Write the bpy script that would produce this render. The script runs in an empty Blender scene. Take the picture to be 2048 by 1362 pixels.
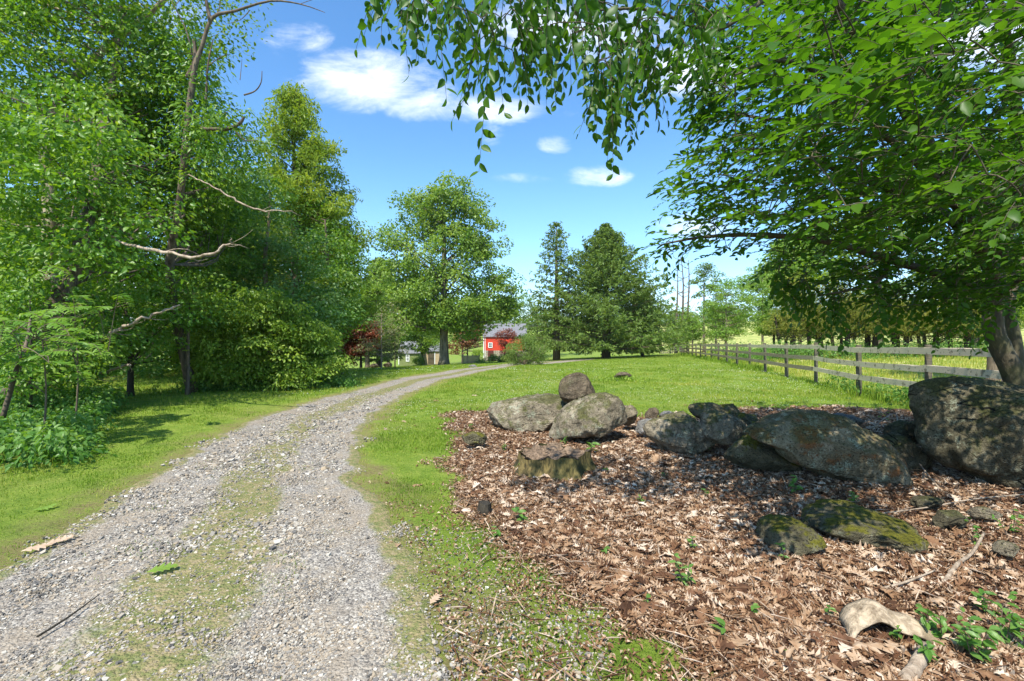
import bpy, math, random
import numpy as np
from mathutils import Vector
rng = np.random.default_rng(7); random.seed(7)
S = bpy.context.scene; COL = S.collection
# ------------------------------------------------------------------ camera
EYE = 1.45; F = 932.0            # focal length in pixels of a 2048 wide frame
cam = bpy.data.cameras.new('camera'); cam.sensor_width = 36; cam.lens = 36*F/2048; cam.clip_start = .05; cam.clip_end = 5000
co = bpy.data.objects.new('camera', cam); COL.objects.link(co); co.location = (0, 0, EYE); co.rotation_euler = (math.pi/2, 0, 0); S.camera = co
# ------------------------------------------------------------------ sun, sky, exposure
SUN = Vector((-0.20, -0.52, 0.83)).normalized()
sl = bpy.data.lights.new('sun', 'SUN'); sl.energy = 4.4; sl.angle = math.radians(.5); sl.color = (1, .95, .86)
so = bpy.data.objects.new('sun', sl); COL.objects.link(so); so.rotation_euler = SUN.to_track_quat('Z', 'Y').to_euler()
W = bpy.data.worlds.new('World'); S.world = W; W.use_nodes = True
S.view_settings.view_transform = 'Standard'; S.view_settings.look = 'None'; S.view_settings.gamma = 1; S.view_settings.exposure = 1.0
S.cycles.max_bounces = 8; S.cycles.diffuse_bounces = 4; S.cycles.glossy_bounces = 2; S.cycles.transmission_bounces = 6; S.cycles.volume_bounces = 1
S.cycles.use_denoising = True

class NT:                                    # tiny node-tree writer
    def __init__(s, nt): s.t = nt; nt.nodes.clear()
    def n(s, typ, ins=None, **kw):
        x = s.t.nodes.new(typ)
        for k, v in kw.items(): setattr(x, k, v)
        for k, v in (ins or {}).items():
            sk = x.inputs[k]
            if isinstance(v, bpy.types.NodeSocket): s.t.links.new(v, sk)
            else: sk.default_value = v
        return x
    def m(s, op, a, b=0.0, c=None, clamp=False):
        x = s.t.nodes.new('ShaderNodeMath'); x.operation = op; x.use_clamp = clamp
        for i, v in enumerate((a, b) if c is None else (a, b, c)):
            if isinstance(v, bpy.types.NodeSocket): s.t.links.new(v, x.inputs[i])
            else: x.inputs[i].default_value = v
        return x.outputs[0]
    def mix(s, f, a, b):
        x = s.t.nodes.new('ShaderNodeMix'); x.data_type = 'RGBA'
        for i, v in ((0, f), (6, a), (7, b)):
            if isinstance(v, bpy.types.NodeSocket): s.t.links.new(v, x.inputs[i])
            else: x.inputs[i].default_value = v if not isinstance(v, tuple) else (*v, 1) if len(v) == 3 else v
        return x.outputs[2]
    def ramp(s, f, stops, interp='LINEAR'):
        x = s.t.nodes.new('ShaderNodeValToRGB'); cr = x.color_ramp; cr.interpolation = interp
        while len(cr.elements) < len(stops): cr.elements.new(.5)
        for e, (p, c) in zip(cr.elements, stops): e.position = p; e.color = (*c, 1) if isinstance(c, tuple) else (c, c, c, 1)
        s.t.links.new(f, x.inputs[0]); return x.outputs[0]
    def noise(s, vec, scale, det=4, rough=.55, dist=0):
        return s.n('ShaderNodeTexNoise', {'Vector': vec, 'Scale': scale, 'Detail': det, 'Roughness': rough, 'Distortion': dist}).outputs[0]
    def step(s, v, lo, hi):
        return s.n('ShaderNodeMapRange', {'Value': v, 'From Min': lo, 'From Max': hi}, interpolation_type='SMOOTHSTEP').outputs[0]

g = NT(W.node_tree)
tc = g.n('ShaderNodeTexCoord'); d = tc.outputs['Generated']
el = math.asin(SUN.z); az = math.atan2(SUN.x, SUN.y)
sky = g.n('ShaderNodeTexSky', sky_type='NISHITA', sun_disc=False, sun_elevation=el, sun_rotation=az, altitude=200, air_density=1.0, dust_density=.35, ozone_density=3.0)
hs = g.n('ShaderNodeHueSaturation', {'Hue': .498, 'Saturation': 1.2, 'Value': 1.25, 'Color': sky.outputs[0]})
sx = g.n('ShaderNodeSeparateXYZ', {'Vector': d})
yy = g.m('MAXIMUM', sx.outputs[1], .02)
px = g.m('DIVIDE', sx.outputs[0], yy); pz = g.m('DIVIDE', sx.outputs[2], yy)
pv = g.n('ShaderNodeCombineXYZ', {'X': px, 'Y': g.m('MULTIPLY', pz, 1.9), 'Z': .3}).outputs[0]
warp = g.noise(pv, 2.6, 7, .62, .5)
fine = g.noise(pv, 8.0, 7, .66, .6)
tot = None
for (u, v, a, b, k) in [(600, 78, 105, 42, .9), (735, 150, 160, 75, 1.25), (860, 205, 110, 50, .8), (1010, 215, 160, 42, 1.2), (1195, 350, 75, 26, 1.0), (1110, 288, 42, 24, .95),
                        (985, 268, 34, 28, .8), (1380, 145, 120, 70, 1.3), (1120, 60, 260, 80, 1.2), (345, 30, 110, 60, .9), (1400, 455, 110, 34, .9), (1330, 592, 150, 40, .75),
                        (850, 40, 60, 60, .8), (280, 590, 200, 80, 1.4), (1990, 80, 180, 90, 1.2), (1260, 570, 90, 30, .5), (1060, 356, 80, 12, .35)]:
    du = g.m('MULTIPLY', g.m('SUBTRACT', px, (u-1024)/F), F/a/1.12); dv = g.m('MULTIPLY', g.m('SUBTRACT', pz, (681-v)/F), F/b/1.12)
    r2 = g.m('ADD', g.m('MULTIPLY', du, du), g.m('MULTIPLY', dv, dv))
    e = g.m('MULTIPLY', g.m('SUBTRACT', 1.0, r2, clamp=True), k)
    tot = e if tot is None else g.m('MAXIMUM', tot, e)
nz = g.m('ADD', g.m('MULTIPLY', g.m('SUBTRACT', warp, .5), 2.2), g.m('MULTIPLY', g.m('SUBTRACT', fine, .5), 1.6))
cl = g.step(g.m('ADD', g.m('MULTIPLY', tot, 1.05), g.m('SUBTRACT', g.m('MULTIPLY', nz, 1.25), .30)), .0, 1.55)
cl = g.m('MULTIPLY', g.m('MULTIPLY', cl, g.step(tot, .0, .35)), .92)
lowz = g.step(pz, 0.42, 0.0)
base = g.mix(g.m('MULTIPLY', lowz, .25), hs.outputs[0], (2.2, 4.6, 8.2))
g.n('ShaderNodeOutputWorld', {'Surface': g.n('ShaderNodeBackground', {'Color': g.mix(cl, base, (6.4, 6.7, 7.2)), 'Strength': .118}).outputs[0]})

# ------------------------------------------------------------------ numeric helpers
def _h(ix, iy, iz, s):
    h = (ix*73856093) ^ (iy*19349663) ^ (iz*83492791) ^ (s*912931)
    h &= 0xffffffff; h = ((h >> 15) ^ h)*0x2c1b3c6d & 0xffffffff; h = ((h >> 12) ^ h)*0x297a2d39 & 0xffffffff
    return ((h >> 15) ^ h & 0xffff & 0xffffffff) % 65536/65535.
def vn(p, s=0):
    p = np.asarray(p, float); i = np.floor(p).astype(np.int64); f = p-i; f = f*f*(3-2*f); r = 0
    for a in (0, 1):
        for b in (0, 1):
            for c in (0, 1):
                w = (f[:, 0] if a else 1-f[:, 0])*(f[:, 1] if b else 1-f[:, 1])*(f[:, 2] if c else 1-f[:, 2])
                r = r+w*_h(i[:, 0]+a, i[:, 1]+b, i[:, 2]+c, s)
    return r*2-1
def fbm(p, o=4, s=0):
    p = np.asarray(p, float); r = 0; a = 1.
    for k in range(o): r = r+a*vn(p*2**k+k*17.3, s+k); a *= .5
    return r
def n2(x, y, sc, o=3, s=0):
    x = np.asarray(x, float); y = np.asarray(y, float)
    return fbm(np.stack([x.ravel()/sc, y.ravel()/sc, np.zeros(x.size)+.37], 1), o, s).reshape(x.shape)
def sst(v, a, b):
    t = np.clip((np.asarray(v, float)-a)/(b-a), 0, 1); return t*t*(3-2*t)
def nrm(v): return v/np.maximum(np.linalg.norm(v, axis=-1, keepdims=True), 1e-9)

def FX(y): return 6.08+.26*np.asarray(y, float)              # the fence line
def H(x, y):                                                # terrain height
    x = np.asarray(x, float); y = np.asarray(y, float)
    ys = np.maximum(y, 1.); r = np.clip(x/ys, -.6, .42)
    A = 1.3*(np.clip(y-22, 0, 95)/38)**1.05*(1-2*r)
    z = -A+11*sst(y, 118, 270)
    z = z-1.0*np.exp(-((x-31)/9)**2-((y-93)/13)**2)
    z = z+np.clip((x-FX(y)-1)*.03, 0, 1.6)*sst(y, 12, 30)
    z = z+.05*n2(x, y, 4, 2, 3)*sst(np.hypot(x, y), 3, 14)+1.2*n2(x, y, 60, 2, 9)*sst(y, 110, 220)
    return z
def gp(u, v):                                               # where a sight line meets the terrain
    t = np.concatenate([np.arange(1, 30, .02), np.arange(30, 400, .2)])
    z = EYE+(681-v)/F*t-H((u-1024)/F*t, t); k = np.argmax(z < 0)
    t = t[k]; x = (u-1024)/F*t; return (x, t, float(H(x, t)))
def P(u, v, y): return np.array([(u-1024)/F*y, y, EYE+(681-v)/F*y])
def h1(x, y): return float(H(np.array([x]), np.array([y]))[0])

def link(o, parent=None):
    COL.objects.link(o)
    if parent is not None: o.parent = parent
    return o
def tag(o, label=None, cat=None, group=None, kind=None):
    if label: o['label'] = label
    if cat: o['category'] = cat
    if group: o['group'] = group
    if kind: o['kind'] = kind
    return o
def empty(name, loc=(0, 0, 0), label=None, cat=None, group=None):
    o = bpy.data.objects.new(name, None); o.empty_display_size = .1; o.location = loc; COL.objects.link(o)
    return tag(o, label, cat, group)
class MB:                                                    # mesh collector
    def __init__(s): s.V = []; s.F = {}; s.R = []; s.c = 0; s.X = []
    def add(s, V, Fs, R=0.5, X=0.0):
        V = np.asarray(V, float).reshape(-1, 3)
        for f in (Fs if isinstance(Fs, list) else [Fs]):
            f = np.asarray(f, np.int64)
            if f.size: s.F.setdefault(f.shape[1], []).append(f+s.c)
        s.V.append(V); s.c += len(V)
        s.R.append(np.broadcast_to(np.asarray(R, float), (len(V),))); s.X.append(np.broadcast_to(np.asarray(X, float), (len(V),)))
    def build(s, name, mat, parent=None, origin=None, smooth=False):
        V = np.concatenate(s.V)
        if origin is not None: V = V-np.asarray(origin)
        me = bpy.data.meshes.new(name); me.vertices.add(len(V)); me.vertices.foreach_set('co', V.astype(np.float32).ravel())
        L = []; st = []; tt = []; c = 0
        for k, fs in s.F.items():
            f = np.concatenate(fs); L.append(f.ravel()); st.append(c+np.arange(len(f))*k); tt.append(np.full(len(f), k)); c += f.size
        L = np.concatenate(L); st = np.concatenate(st); tt = np.concatenate(tt)
        me.loops.add(len(L)); me.loops.foreach_set('vertex_index', L.astype(np.int32))
        me.polygons.add(len(st)); me.polygons.foreach_set('loop_start', st.astype(np.int32)); me.polygons.foreach_set('loop_total', tt.astype(np.int32))
        me.polygons.foreach_set('use_smooth', np.full(len(st), bool(smooth)))
        for nm, dat in (('rnd', s.R), ('aux', s.X)):
            a = me.attributes.new(nm, 'FLOAT', 'POINT'); a.data.foreach_set('value', np.concatenate(dat).astype(np.float32))
        me.update(calc_edges=True); me.materials.append(mat)
        o = bpy.data.objects.new(name, me); link(o, parent)
        if origin is not None and parent is None: o.location = origin
        return o
def ring_faces(n, k, o=0):
    i = np.arange(n-1)[:, None]*k; j = np.arange(k)[None]; j2 = (j+1) % k
    return np.stack([i+j, i+j2, i+k+j2, i+k+j], -1).reshape(-1, 4)+o
def tube(mb, pts, rad, k=7, R=.5, wob=0., cap=True):
    pts = np.asarray(pts, float); rad = np.broadcast_to(np.asarray(rad, float), (len(pts),))
    T = nrm(np.gradient(pts, axis=0)); ref = np.array([.31, .87, .37]) if abs(nrm(pts[-1]-pts[0])[2]) > .75 else np.array([.07, .05, 1.])
    B = nrm(np.cross(T, ref)); N = np.cross(B, T); a = np.linspace(0, 2*math.pi, k, endpoint=False)
    r = rad[:, None]*(1+wob*rng.uniform(-1, 1, (len(pts), k)))
    V = pts[:, None]+r[..., None]*(np.cos(a)[None, :, None]*B[:, None]+np.sin(a)[None, :, None]*N[:, None])
    fs = [ring_faces(len(pts), k)]
    if cap: fs += [np.arange(k)[None, ::-1], (np.arange(k)+(len(pts)-1)*k)[None]]
    mb.add(V.reshape(-1, 3), fs, R)
def spline(ctrl, n):
    c = np.asarray(ctrl, float); m = len(c); t = np.linspace(0, m-1, n); i = np.clip(t.astype(int), 0, m-2); f = (t-i)[:, None]
    p0 = c[np.maximum(i-1, 0)]; p1 = c[i]; p2 = c[i+1]; p3 = c[np.minimum(i+2, m-1)]
    return .5*(2*p1+(p2-p0)*f+(2*p0-5*p1+4*p2-p3)*f**2+(3*p1-p0-3*p2+p3)*f**3)
def bx(mb, lo, hi, R=.5, rot=0, org=(0, 0)):
    (a, b, c), (d_, e, f) = lo, hi
    V = np.array([[a, b, c], [d_, b, c], [d_, e, c], [a, e, c], [a, b, f], [d_, b, f], [d_, e, f], [a, e, f]], float)
    if rot:
        cs, sn = math.cos(rot), math.sin(rot); x = V[:, 0]-org[0]; y = V[:, 1]-org[1]; V[:, 0] = org[0]+cs*x-sn*y; V[:, 1] = org[1]+sn*x+cs*y
    mb.add(V, np.array([[0, 3, 2, 1], [4, 5, 6, 7], [0, 1, 5, 4], [1, 2, 6, 5], [2, 3, 7, 6], [3, 0, 4, 7]]), R)
# templates (x across, y along, z normal)
RH = (np.array([(0, -.5, 0), (.3, 0, .09), (0, .5, -.04), (-.3, 0, .09)], float), np.array([[0, 1, 2], [0, 2, 3]]))
def leaf_t(w=.27, droop=.2, fold=.07):
    ys = [0, .18, .45, .74, 1]; ws = [0, .72, 1, .7, 0]; V = [(0, 0, 0)]
    for y, q in zip(ys[1:-1], ws[1:-1]): V += [(-w*q, y, fold-droop*y*y), (0, y, -droop*y*y), (w*q, y, fold-droop*y*y)]
    V.append((0, 1, -droop)); T = [(0, 2, 1), (0, 3, 2)]
    for k in (1, 4): T += [(k, k+1, k+4), (k, k+4, k+3), (k+1, k+2, k+5), (k+1, k+5, k+4)]
    T += [(7, 8, 10), (8, 9, 10)]
    return np.array(V, float), np.array(T)
LF = [leaf_t(.26, .15), leaf_t(.3, .3, .05), leaf_t(.24, .05, .12)]
LONG = leaf_t(.17, .25, .04)
def oak_t(c1, c2):
    ys = np.array([0, .12, .24, .31, .45, .52, .66, .73, .88, 1]); ws = np.array([.015, .1, .27, .1, .36, .13, .33, .1, .15, .0])
    V = []
    for y, w in zip(ys, ws):
        for s_ in (-1, 0, 1): x = s_*w; V.append((x, y+abs(x)*.28, c1*x*x*4+c2*math.sin(y*3.3)+.04*math.sin(9*y+4*x)))
    Fq = []
    for k in range(len(ys)-1):
        a = 3*k; Fq += [(a, a+1, a+4, a+3), (a+1, a+2, a+5, a+4)]
    V = np.array(V); V[:, 1] -= .5; return V, np.array(Fq)
OAK = [oak_t(.35, .1), oak_t(-.3, .12), oak_t(.6, -.1), oak_t(-.5, -.12), oak_t(.1, .2), oak_t(.8, .05)]
def place(mb, C, N, T, size, tmpl, R):                       # copies of a template in a merged mesh
    C = np.asarray(C); N = nrm(N); T = nrm(T-(T*N).sum(-1, keepdims=True)*N); B = np.cross(T, N)
    tv, tf = tmpl; size = np.broadcast_to(np.asarray(size, float), (len(C),))
    V = C[:, None]+size[:, None, None]*(tv[None, :, 0:1]*B[:, None]+tv[None, :, 1:2]*T[:, None]+tv[None, :, 2:3]*N[:, None])
    n = len(C); k = len(tv)
    Fq = (np.arange(n)[:, None, None]*k+tf[None]).reshape(-1, tf.shape[1])
    mb.add(V.reshape(-1, 3), Fq, np.repeat(np.broadcast_to(R, (n,)), k))
def rdir(n): return nrm(rng.normal(size=(n, 3)))

# ------------------------------------------------------------------ materials
def new_mat(name): m = bpy.data.materials.new(name); m.use_nodes = True; return m, NT(m.node_tree)
def out(g, sh, disp=None): g.n('ShaderNodeOutputMaterial', {'Surface': sh})
def leaf_mat(name, c0, c1, c2, trans=.4, tcol=None, gloss=.3, nsc=.6):
    m, g = new_mat(name); a = g.n('ShaderNodeAttribute', attribute_name='rnd').outputs['Fac']
    ob = g.n('ShaderNodeTexCoord').outputs['Object']
    f = g.m('ADD', g.m('MULTIPLY', a, .65), g.m('MULTIPLY', g.noise(ob, nsc, 3), .45), clamp=True)
    c = g.ramp(f, [(.12, c0), (.5, c1), (.92, c2)])
    p = g.n('ShaderNodeBsdfPrincipled', {'Base Color': c, 'Roughness': .42, 'Specular IOR Level': gloss}).outputs[0]
    tcl = g.mix(1.0, c, c); mm = g.t.nodes.new('ShaderNodeMix'); mm.data_type = 'RGBA'; mm.blend_type = 'MULTIPLY'; mm.inputs[0].default_value = 1
    g.t.links.new(c, mm.inputs[6]); mm.inputs[7].default_value = (*(tcol or (1.9, 1.75, .6)), 1)
    tr = g.n('ShaderNodeBsdfTranslucent', {'Color': mm.outputs[2]}).outputs[0]
    out(g, g.n('ShaderNodeMixShader', {0: trans, 1: p, 2: tr}).outputs[0]); return m
M = {}
M['leaf'] = leaf_mat('leaf_green', (.06, .13, .012), (.115, .21, .018), (.21, .30, .035))
M['leaf_near'] = leaf_mat('leaf_walnut', (.05, .13, .011), (.10, .215, .018), (.21, .31, .038), gloss=.4)
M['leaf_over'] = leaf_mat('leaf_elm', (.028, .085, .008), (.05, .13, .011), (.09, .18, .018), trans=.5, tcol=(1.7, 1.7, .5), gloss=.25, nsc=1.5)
M['leaf_pale'] = leaf_mat('leaf_pale', (.09, .19, .03), (.16, .27, .04), (.24, .36, .07))
M['leaf_silver'] = leaf_mat('leaf_silver', (.075, .155, .022), (.15, .25, .035), (.27, .36, .08))
M['leaf_redwood'] = leaf_mat('leaf_redwood', (.11, .18, .025), (.18, .27, .035), (.28, .34, .05), gloss=.15)
M['leaf_white'] = leaf_mat('leaf_blossom', (.06, .15, .02), (.10, .21, .035), (.26, .36, .16), gloss=.45)
M['leaf_bush'] = leaf_mat('leaf_bush', (.06, .13, .014), (.15, .25, .025), (.30, .40, .06), nsc=1.2)
M['needle'] = leaf_mat('needle_spruce', (.07, .12, .03), (.12, .19, .042), (.19, .27, .065), trans=.35, gloss=.15)
M['needle_olive'] = leaf_mat('needle_olive', (.12, .16, .03), (.19, .22, .04), (.31, .30, .06), trans=.3, gloss=.1)
M['leaf_red'] = leaf_mat('leaf_red', (.10, .035, .022), (.2, .06, .035), (.28, .12, .05), tcol=(1.6, .8, .6))
M['leaf_redgreen'] = leaf_mat('leaf_redgreen', (.13, .08, .03), (.24, .10, .05), (.16, .16, .05), tcol=(1.5, 1., .6))
M['leaf_dust'] = leaf_mat('leaf_dusty', (.12, .13, .06), (.19, .2, .10), (.27, .26, .15))
M['leaf_far'] = leaf_mat('leaf_far', (.05, .10, .03), (.08, .14, .045), (.11, .18, .06), nsc=.05)
M['grass'] = leaf_mat('grass_blade', (.085, .165, .012), (.175, .265, .024), (.40, .37, .08), trans=.3, tcol=(1.5, 1.5, .7), gloss=.15, nsc=.45)
M['undergrowth'] = leaf_mat('leaf_undergrowth', (.035, .10, .015), (.08, .19, .03), (.18, .3, .07), nsc=1.)
M['clover'] = leaf_mat('clover_head', (.55, .56, .42), (.6, .6, .5), (.68, .68, .58), trans=.2, tcol=(1, 1, 1))
def litter_mat():
    m, g = new_mat('dead_leaf'); a = g.n('ShaderNodeAttribute', attribute_name='rnd').outputs['Fac']; ob = g.n('ShaderNodeTexCoord').outputs['Object']
    f = g.m('ADD', a, g.m('MULTIPLY', g.m('SUBTRACT', g.noise(ob, 30, 3), .5), .5), clamp=True)
    c = g.ramp(f, [(0, (.05, .025, .014)), (.25, (.15, .075, .04)), (.45, (.24, .135, .07)), (.62, (.36, .24, .145)), (.8, (.49, .37, .26)), (1, (.64, .53, .41))])
    p = g.n('ShaderNodeBsdfPrincipled', {'Base Color': c, 'Roughness': .7, 'Specular IOR Level': .12}).outputs[0]
    tr = g.n('ShaderNodeBsdfTranslucent', {'Color': c}).outputs[0]
    out(g, g.n('ShaderNodeMixShader', {0: .15, 1: p, 2: tr}).outputs[0]); return m
M['litter'] = litter_mat()
def bark_mat(name, c0, c1, c2=None, sc=9, moss=0.):
    m, g = new_mat(name); tc = g.n('ShaderNodeTexCoord').outputs['Object']
    st = g.n('ShaderNodeMapping', {'Vector': tc, 'Scale': (1, 1, .22)}).outputs[0]
    n1 = g.noise(st, sc, 6, .65, .4); n0 = g.noise(tc, sc*.22, 4)
    c = g.ramp(n1, [(.32, c0), (.62, c1)])
    if c2: c = g.mix(g.step(n0, .5, .62), c, c2)
    if moss: c = g.mix(g.m('MULTIPLY', g.step(g.noise(tc, 2.2, 5), .45, .6), moss), c, (.07, .10, .015))
    b = g.n('ShaderNodeBump', {'Strength': .9, 'Distance': .03, 'Height': n1}).outputs[0]
    out(g, g.n('ShaderNodeBsdfPrincipled', {'Base Color': c, 'Roughness': .85, 'Specular IOR Level': .2, 'Normal': b}).outputs[0]); return m
M['bark'] = bark_mat('bark_grey', (.035, .028, .02), (.17, .13, .09))
M['bark_dark'] = bark_mat('bark_dark', (.015, .013, .01), (.06, .05, .035))
M['bark_pale'] = bark_mat('bark_pale', (.14, .10, .06), (.38, .31, .22), (.20, .15, .09))
M['bark_over'] = bark_mat('bark_smooth', (.05, .045, .03), (.12, .10, .065), sc=14, moss=.25)
M['dead_wood'] = bark_mat('dead_wood', (.17, .12, .08), (.42, .34, .25), sc=16)
M['bark_grey2'] = bark_mat('bark_silver', (.05, .043, .034), (.18, .155, .12), sc=5)
def wood_mat(name, c0, c1, c2):
    m, g = new_mat(name); tc = g.n('ShaderNodeTexCoord').outputs['Object']; a = g.n('ShaderNodeAttribute', attribute_name='rnd').outputs['Fac']
    st = g.n('ShaderNodeMapping', {'Vector': tc, 'Scale': (2.5, .9, 16)}).outputs[0]
    n1 = g.noise(st, 3.0, 6, .6, .3); n0 = g.noise(tc, 7, 5, .7)
    c = g.ramp(n1, [(.3, c0), (.6, c1)]); c = g.mix(g.step(n0, .52, .66), c, c2)
    c = g.mix(g.m('MULTIPLY', a, 1.0), c, g.mix(g.step(n0, .55, .62), (.70, .575, .39), (.29, .23, .145)))
    k = g.step(g.noise(tc, 22, 2), .68, .72); c = g.mix(k, c, (.04, .035, .03))
    b = g.n('ShaderNodeBump', {'Strength': .5, 'Distance': .01, 'Height': n1}).outputs[0]
    out(g, g.n('ShaderNodeBsdfPrincipled', {'Base Color': c, 'Roughness': .8, 'Specular IOR Level': .2, 'Normal': b}).outputs[0]); return m
M['rail'] = wood_mat('weathered_board', (.13, .095, .055), (.34, .26, .165), (.16, .135, .07))
M['post'] = wood_mat('weathered_post', (.05, .045, .03), (.15, .13, .09), (.09, .09, .05))
def rock_mat(name, base, hi, moss=.5, lichen=.5, rust=0., msk=(.10, .11, .02), crack=0.):
    m, g = new_mat(name); tc = g.n('ShaderNodeTexCoord').outputs['Object']; ge = g.n('ShaderNodeNewGeometry')
    nz = g.n('ShaderNodeSeparateXYZ', {'Vector': ge.outputs['Normal']}).outputs[2]
    n1 = g.noise(tc, 3.2, 8, .65, .4); n2_ = g.noise(tc, 14, 8, .72); n3 = g.noise(tc, 60, 5, .7)
    c = g.ramp(g.m('ADD', g.m('MULTIPLY', n1, .6), g.m('MULTIPLY', n2_, .4)), [(.36, tuple(x*.42 for x in base)), (.5, base), (.64, hi)])
    vo = g.n('ShaderNodeTexVoronoi', {'Vector': g.n('ShaderNodeMapping', {'Vector': tc, 'Scale': (1, 1, 2.2), 'Rotation': (.3, .5, 0)}).outputs[0], 'Scale': 2.9}, feature='DISTANCE_TO_EDGE').outputs[0]
    if rust: c = g.mix(g.m('MULTIPLY', g.step(g.noise(tc, 4.5, 6, .7), .52, .63), rust), c, (.26, .115, .045))
    lm = g.step(g.m('ADD', g.m('MULTIPLY', g.noise(tc, 5.5, 8, .75), .75), g.m('MULTIPLY', n3, .25)), .535, .60)
    c = g.mix(g.m('MULTIPLY', lm, lichen), c, g.ramp(n2_, [(.35, (.17, .19, .12)), (.7, (.54, .58, .43))]))
    mm = g.step(g.m('ADD', g.m('MULTIPLY', nz, .18), g.noise(tc, 4.2, 8, .7)), .56, .70)
    c = g.mix(g.m('MULTIPLY', mm, moss), c, g.ramp(n2_, [(.35, tuple(x*.45 for x in msk)), (.65, msk)]))
    c = g.mix(g.m('MULTIPLY', g.step(n3, .47, .38), .8), c, (.015, .015, .012))  # fine pits blackened, crevice shade put into the rock colour
    if crack: c = g.mix(g.m('MULTIPLY', g.step(vo, .03, .008), g.step(g.noise(tc, 1.5, 2), .45, .5)), c, (.012, .012, .01))
    hgt = g.m('ADD', g.m('ADD', g.m('MULTIPLY', n2_, .6), g.m('MULTIPLY', n3, .3)), g.m('MULTIPLY', g.step(vo, 0, .03), .12))
    b = g.n('ShaderNodeBump', {'Strength': 1.0, 'Distance': .09, 'Height': hgt}).outputs[0]
    out(g, g.n('ShaderNodeBsdfPrincipled', {'Base Color': c, 'Roughness': .92, 'Specular IOR Level': .1, 'Normal': b}).outputs[0]); return m
M['rock'] = rock_mat('boulder_grey', (.25, .21, .145), (.52, .445, .32), .75, .65)
M['rock_brown'] = rock_mat('boulder_brown', (.14, .11, .075), (.30, .23, .15), .25, .2)
M['rock_rust'] = rock_mat('boulder_rust', (.21, .175, .105), (.42, .355, .24), .5, .9, .95)
M['rock_moss'] = rock_mat('boulder_moss', (.14, .125, .075), (.27, .23, .15), 1.0, .35, 0, (.19, .18, .025))
M['rock_dark'] = rock_mat('boulder_dark', (.12, .105, .065), (.30, .26, .17), .6, .6, crack=1.)
M['rock_pale'] = rock_mat('stone_pale', (.25, .24, .22), (.5, .48, .45), .1, .2)
def plain(name, col, rough=.7, var=.3, sc=6, spec=.3, bump=0.):
    m, g = new_mat(name); tc = g.n('ShaderNodeTexCoord').outputs['Object']; n = g.noise(tc, sc, 6, .65)
    c = g.ramp(n, [(.3, tuple(x*(1-var) for x in col)), (.7, tuple(min(1, x*(1+var)) for x in col))])
    ins = {'Base Color': c, 'Roughness': rough, 'Specular IOR Level': spec}
    if bump: ins['Normal'] = g.n('ShaderNodeBump', {'Strength': bump, 'Distance': .02, 'Height': n}).outputs[0]
    out(g, g.n('ShaderNodeBsdfPrincipled', ins).outputs[0]); return m
M['red_board'] = plain('red_board', (.50, .045, .02), .6, .18, 2); M['white'] = plain('white_paint', (.72, .72, .7), .5, .06); M['slate'] = plain('roof_slate', (.15, .15, .155), .7, .3, 3)
M['green_board'] = plain('green_board', (.17, .20, .07), .7, .2, 2); M['door_red'] = plain('door_dark_red', (.09, .02, .015), .6); M['glass'] = plain('window_glass', (.04, .05, .055), .15, .2, 2, .6)
M['field_stone'] = plain('field_stone', (.27, .23, .17), .9, .65, 5, .2, .6); M['tan_board'] = plain('tan_board', (.36, .28, .17), .8, .2, 3); M['dark_board'] = plain('dark_board', (.07, .06, .04), .8); M['mulch'] = plain('mulch', (.05, .032, .02), .9, .5, 12, .1, .6)

# ------------------------------------------------------------------ regions on the ground
Lp = np.array([gp(u, v)[:2] for u, v in [(0, 1140), (120, 1060), (290, 955), (423, 878), (521, 832), (640, 798), (756, 768), (800, 756), (886, 744), (1020, 727)]])
Rp = np.array([gp(u, v)[:2] for u, v in [(905, 1362), (850, 1180), (795, 1060), (722, 960), (712, 900), (735, 850), (770, 815), (812, 790), (886, 760), (960, 744), (1027, 731)]])
EX = [(6., Rp[-1][1]+25), (16, Rp[-1][1]+60)]
Ly = np.r_[-12, 0, Lp[:, 1], Lp[-1, 1]+22]; Lx = np.r_[-1.2, -2.5, Lp[:, 0], 7.0]
Ry = np.r_[-12, 0, Rp[:, 1], Rp[-1, 1]+22]; Rx = np.r_[3.4, .35, Rp[:, 0], 10.5]
ix = np.argsort(Ly); Ly, Lx = Ly[ix], Lx[ix]; ix = np.argsort(Ry); Ry, Rx = Ry[ix], Rx[ix]
YEND = min(Ly[-1], Ry[-1])
def dL(y): return np.interp(y, Ly, Lx)
def dR(y): return np.interp(y, Ry, Rx)
lit = np.array([gp(u, v)[:2] for u, v in [(1330, 1362), (1250, 1300), (1100, 1180), (965, 1080), (880, 985), (905, 900), (895, 860), (865, 815)]])
def drive_in(x, y):                                          # >0 inside the driveway, metres
    return np.minimum(x-dL(y), dR(y)-x)-np.where(y > YEND, 99, 0)
def litter_m(x, y):
    e = x-np.interp(y, lit[:, 1], lit[:, 0])-.22; e = np.minimum(e, 9.5-y+.35*np.sin(x*1.1)-1.1*np.exp(-((x-2.2)/1.3)**2)+np.where(x > 4, .4, 0)); e = np.minimum(e, 12-x)
    return np.clip(.5+(e+.35*n2(x, y, .5, 3, 5))*1.6, 0, 1)
def field_m(x, y): return np.clip(.5+(x-FX(y)-.4)*1.2, 0, 1)*(y > 2)
def strip_m(x, y, t): return np.clip(np.exp(-((t-.5+.05*n2(x, y, 2, 2, 77))/.14)**2)*1.2+.6*n2(x, y, .45, 3, 78)-.2, 0, 1)*np.clip(1.1+.9*n2(x, y, 1.5, 2, 79), .2, 1)
def dirt_m(x, y): return np.clip((n2(x, y, 1.6, 3, 11)-.35)*2, 0, 1)

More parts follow.
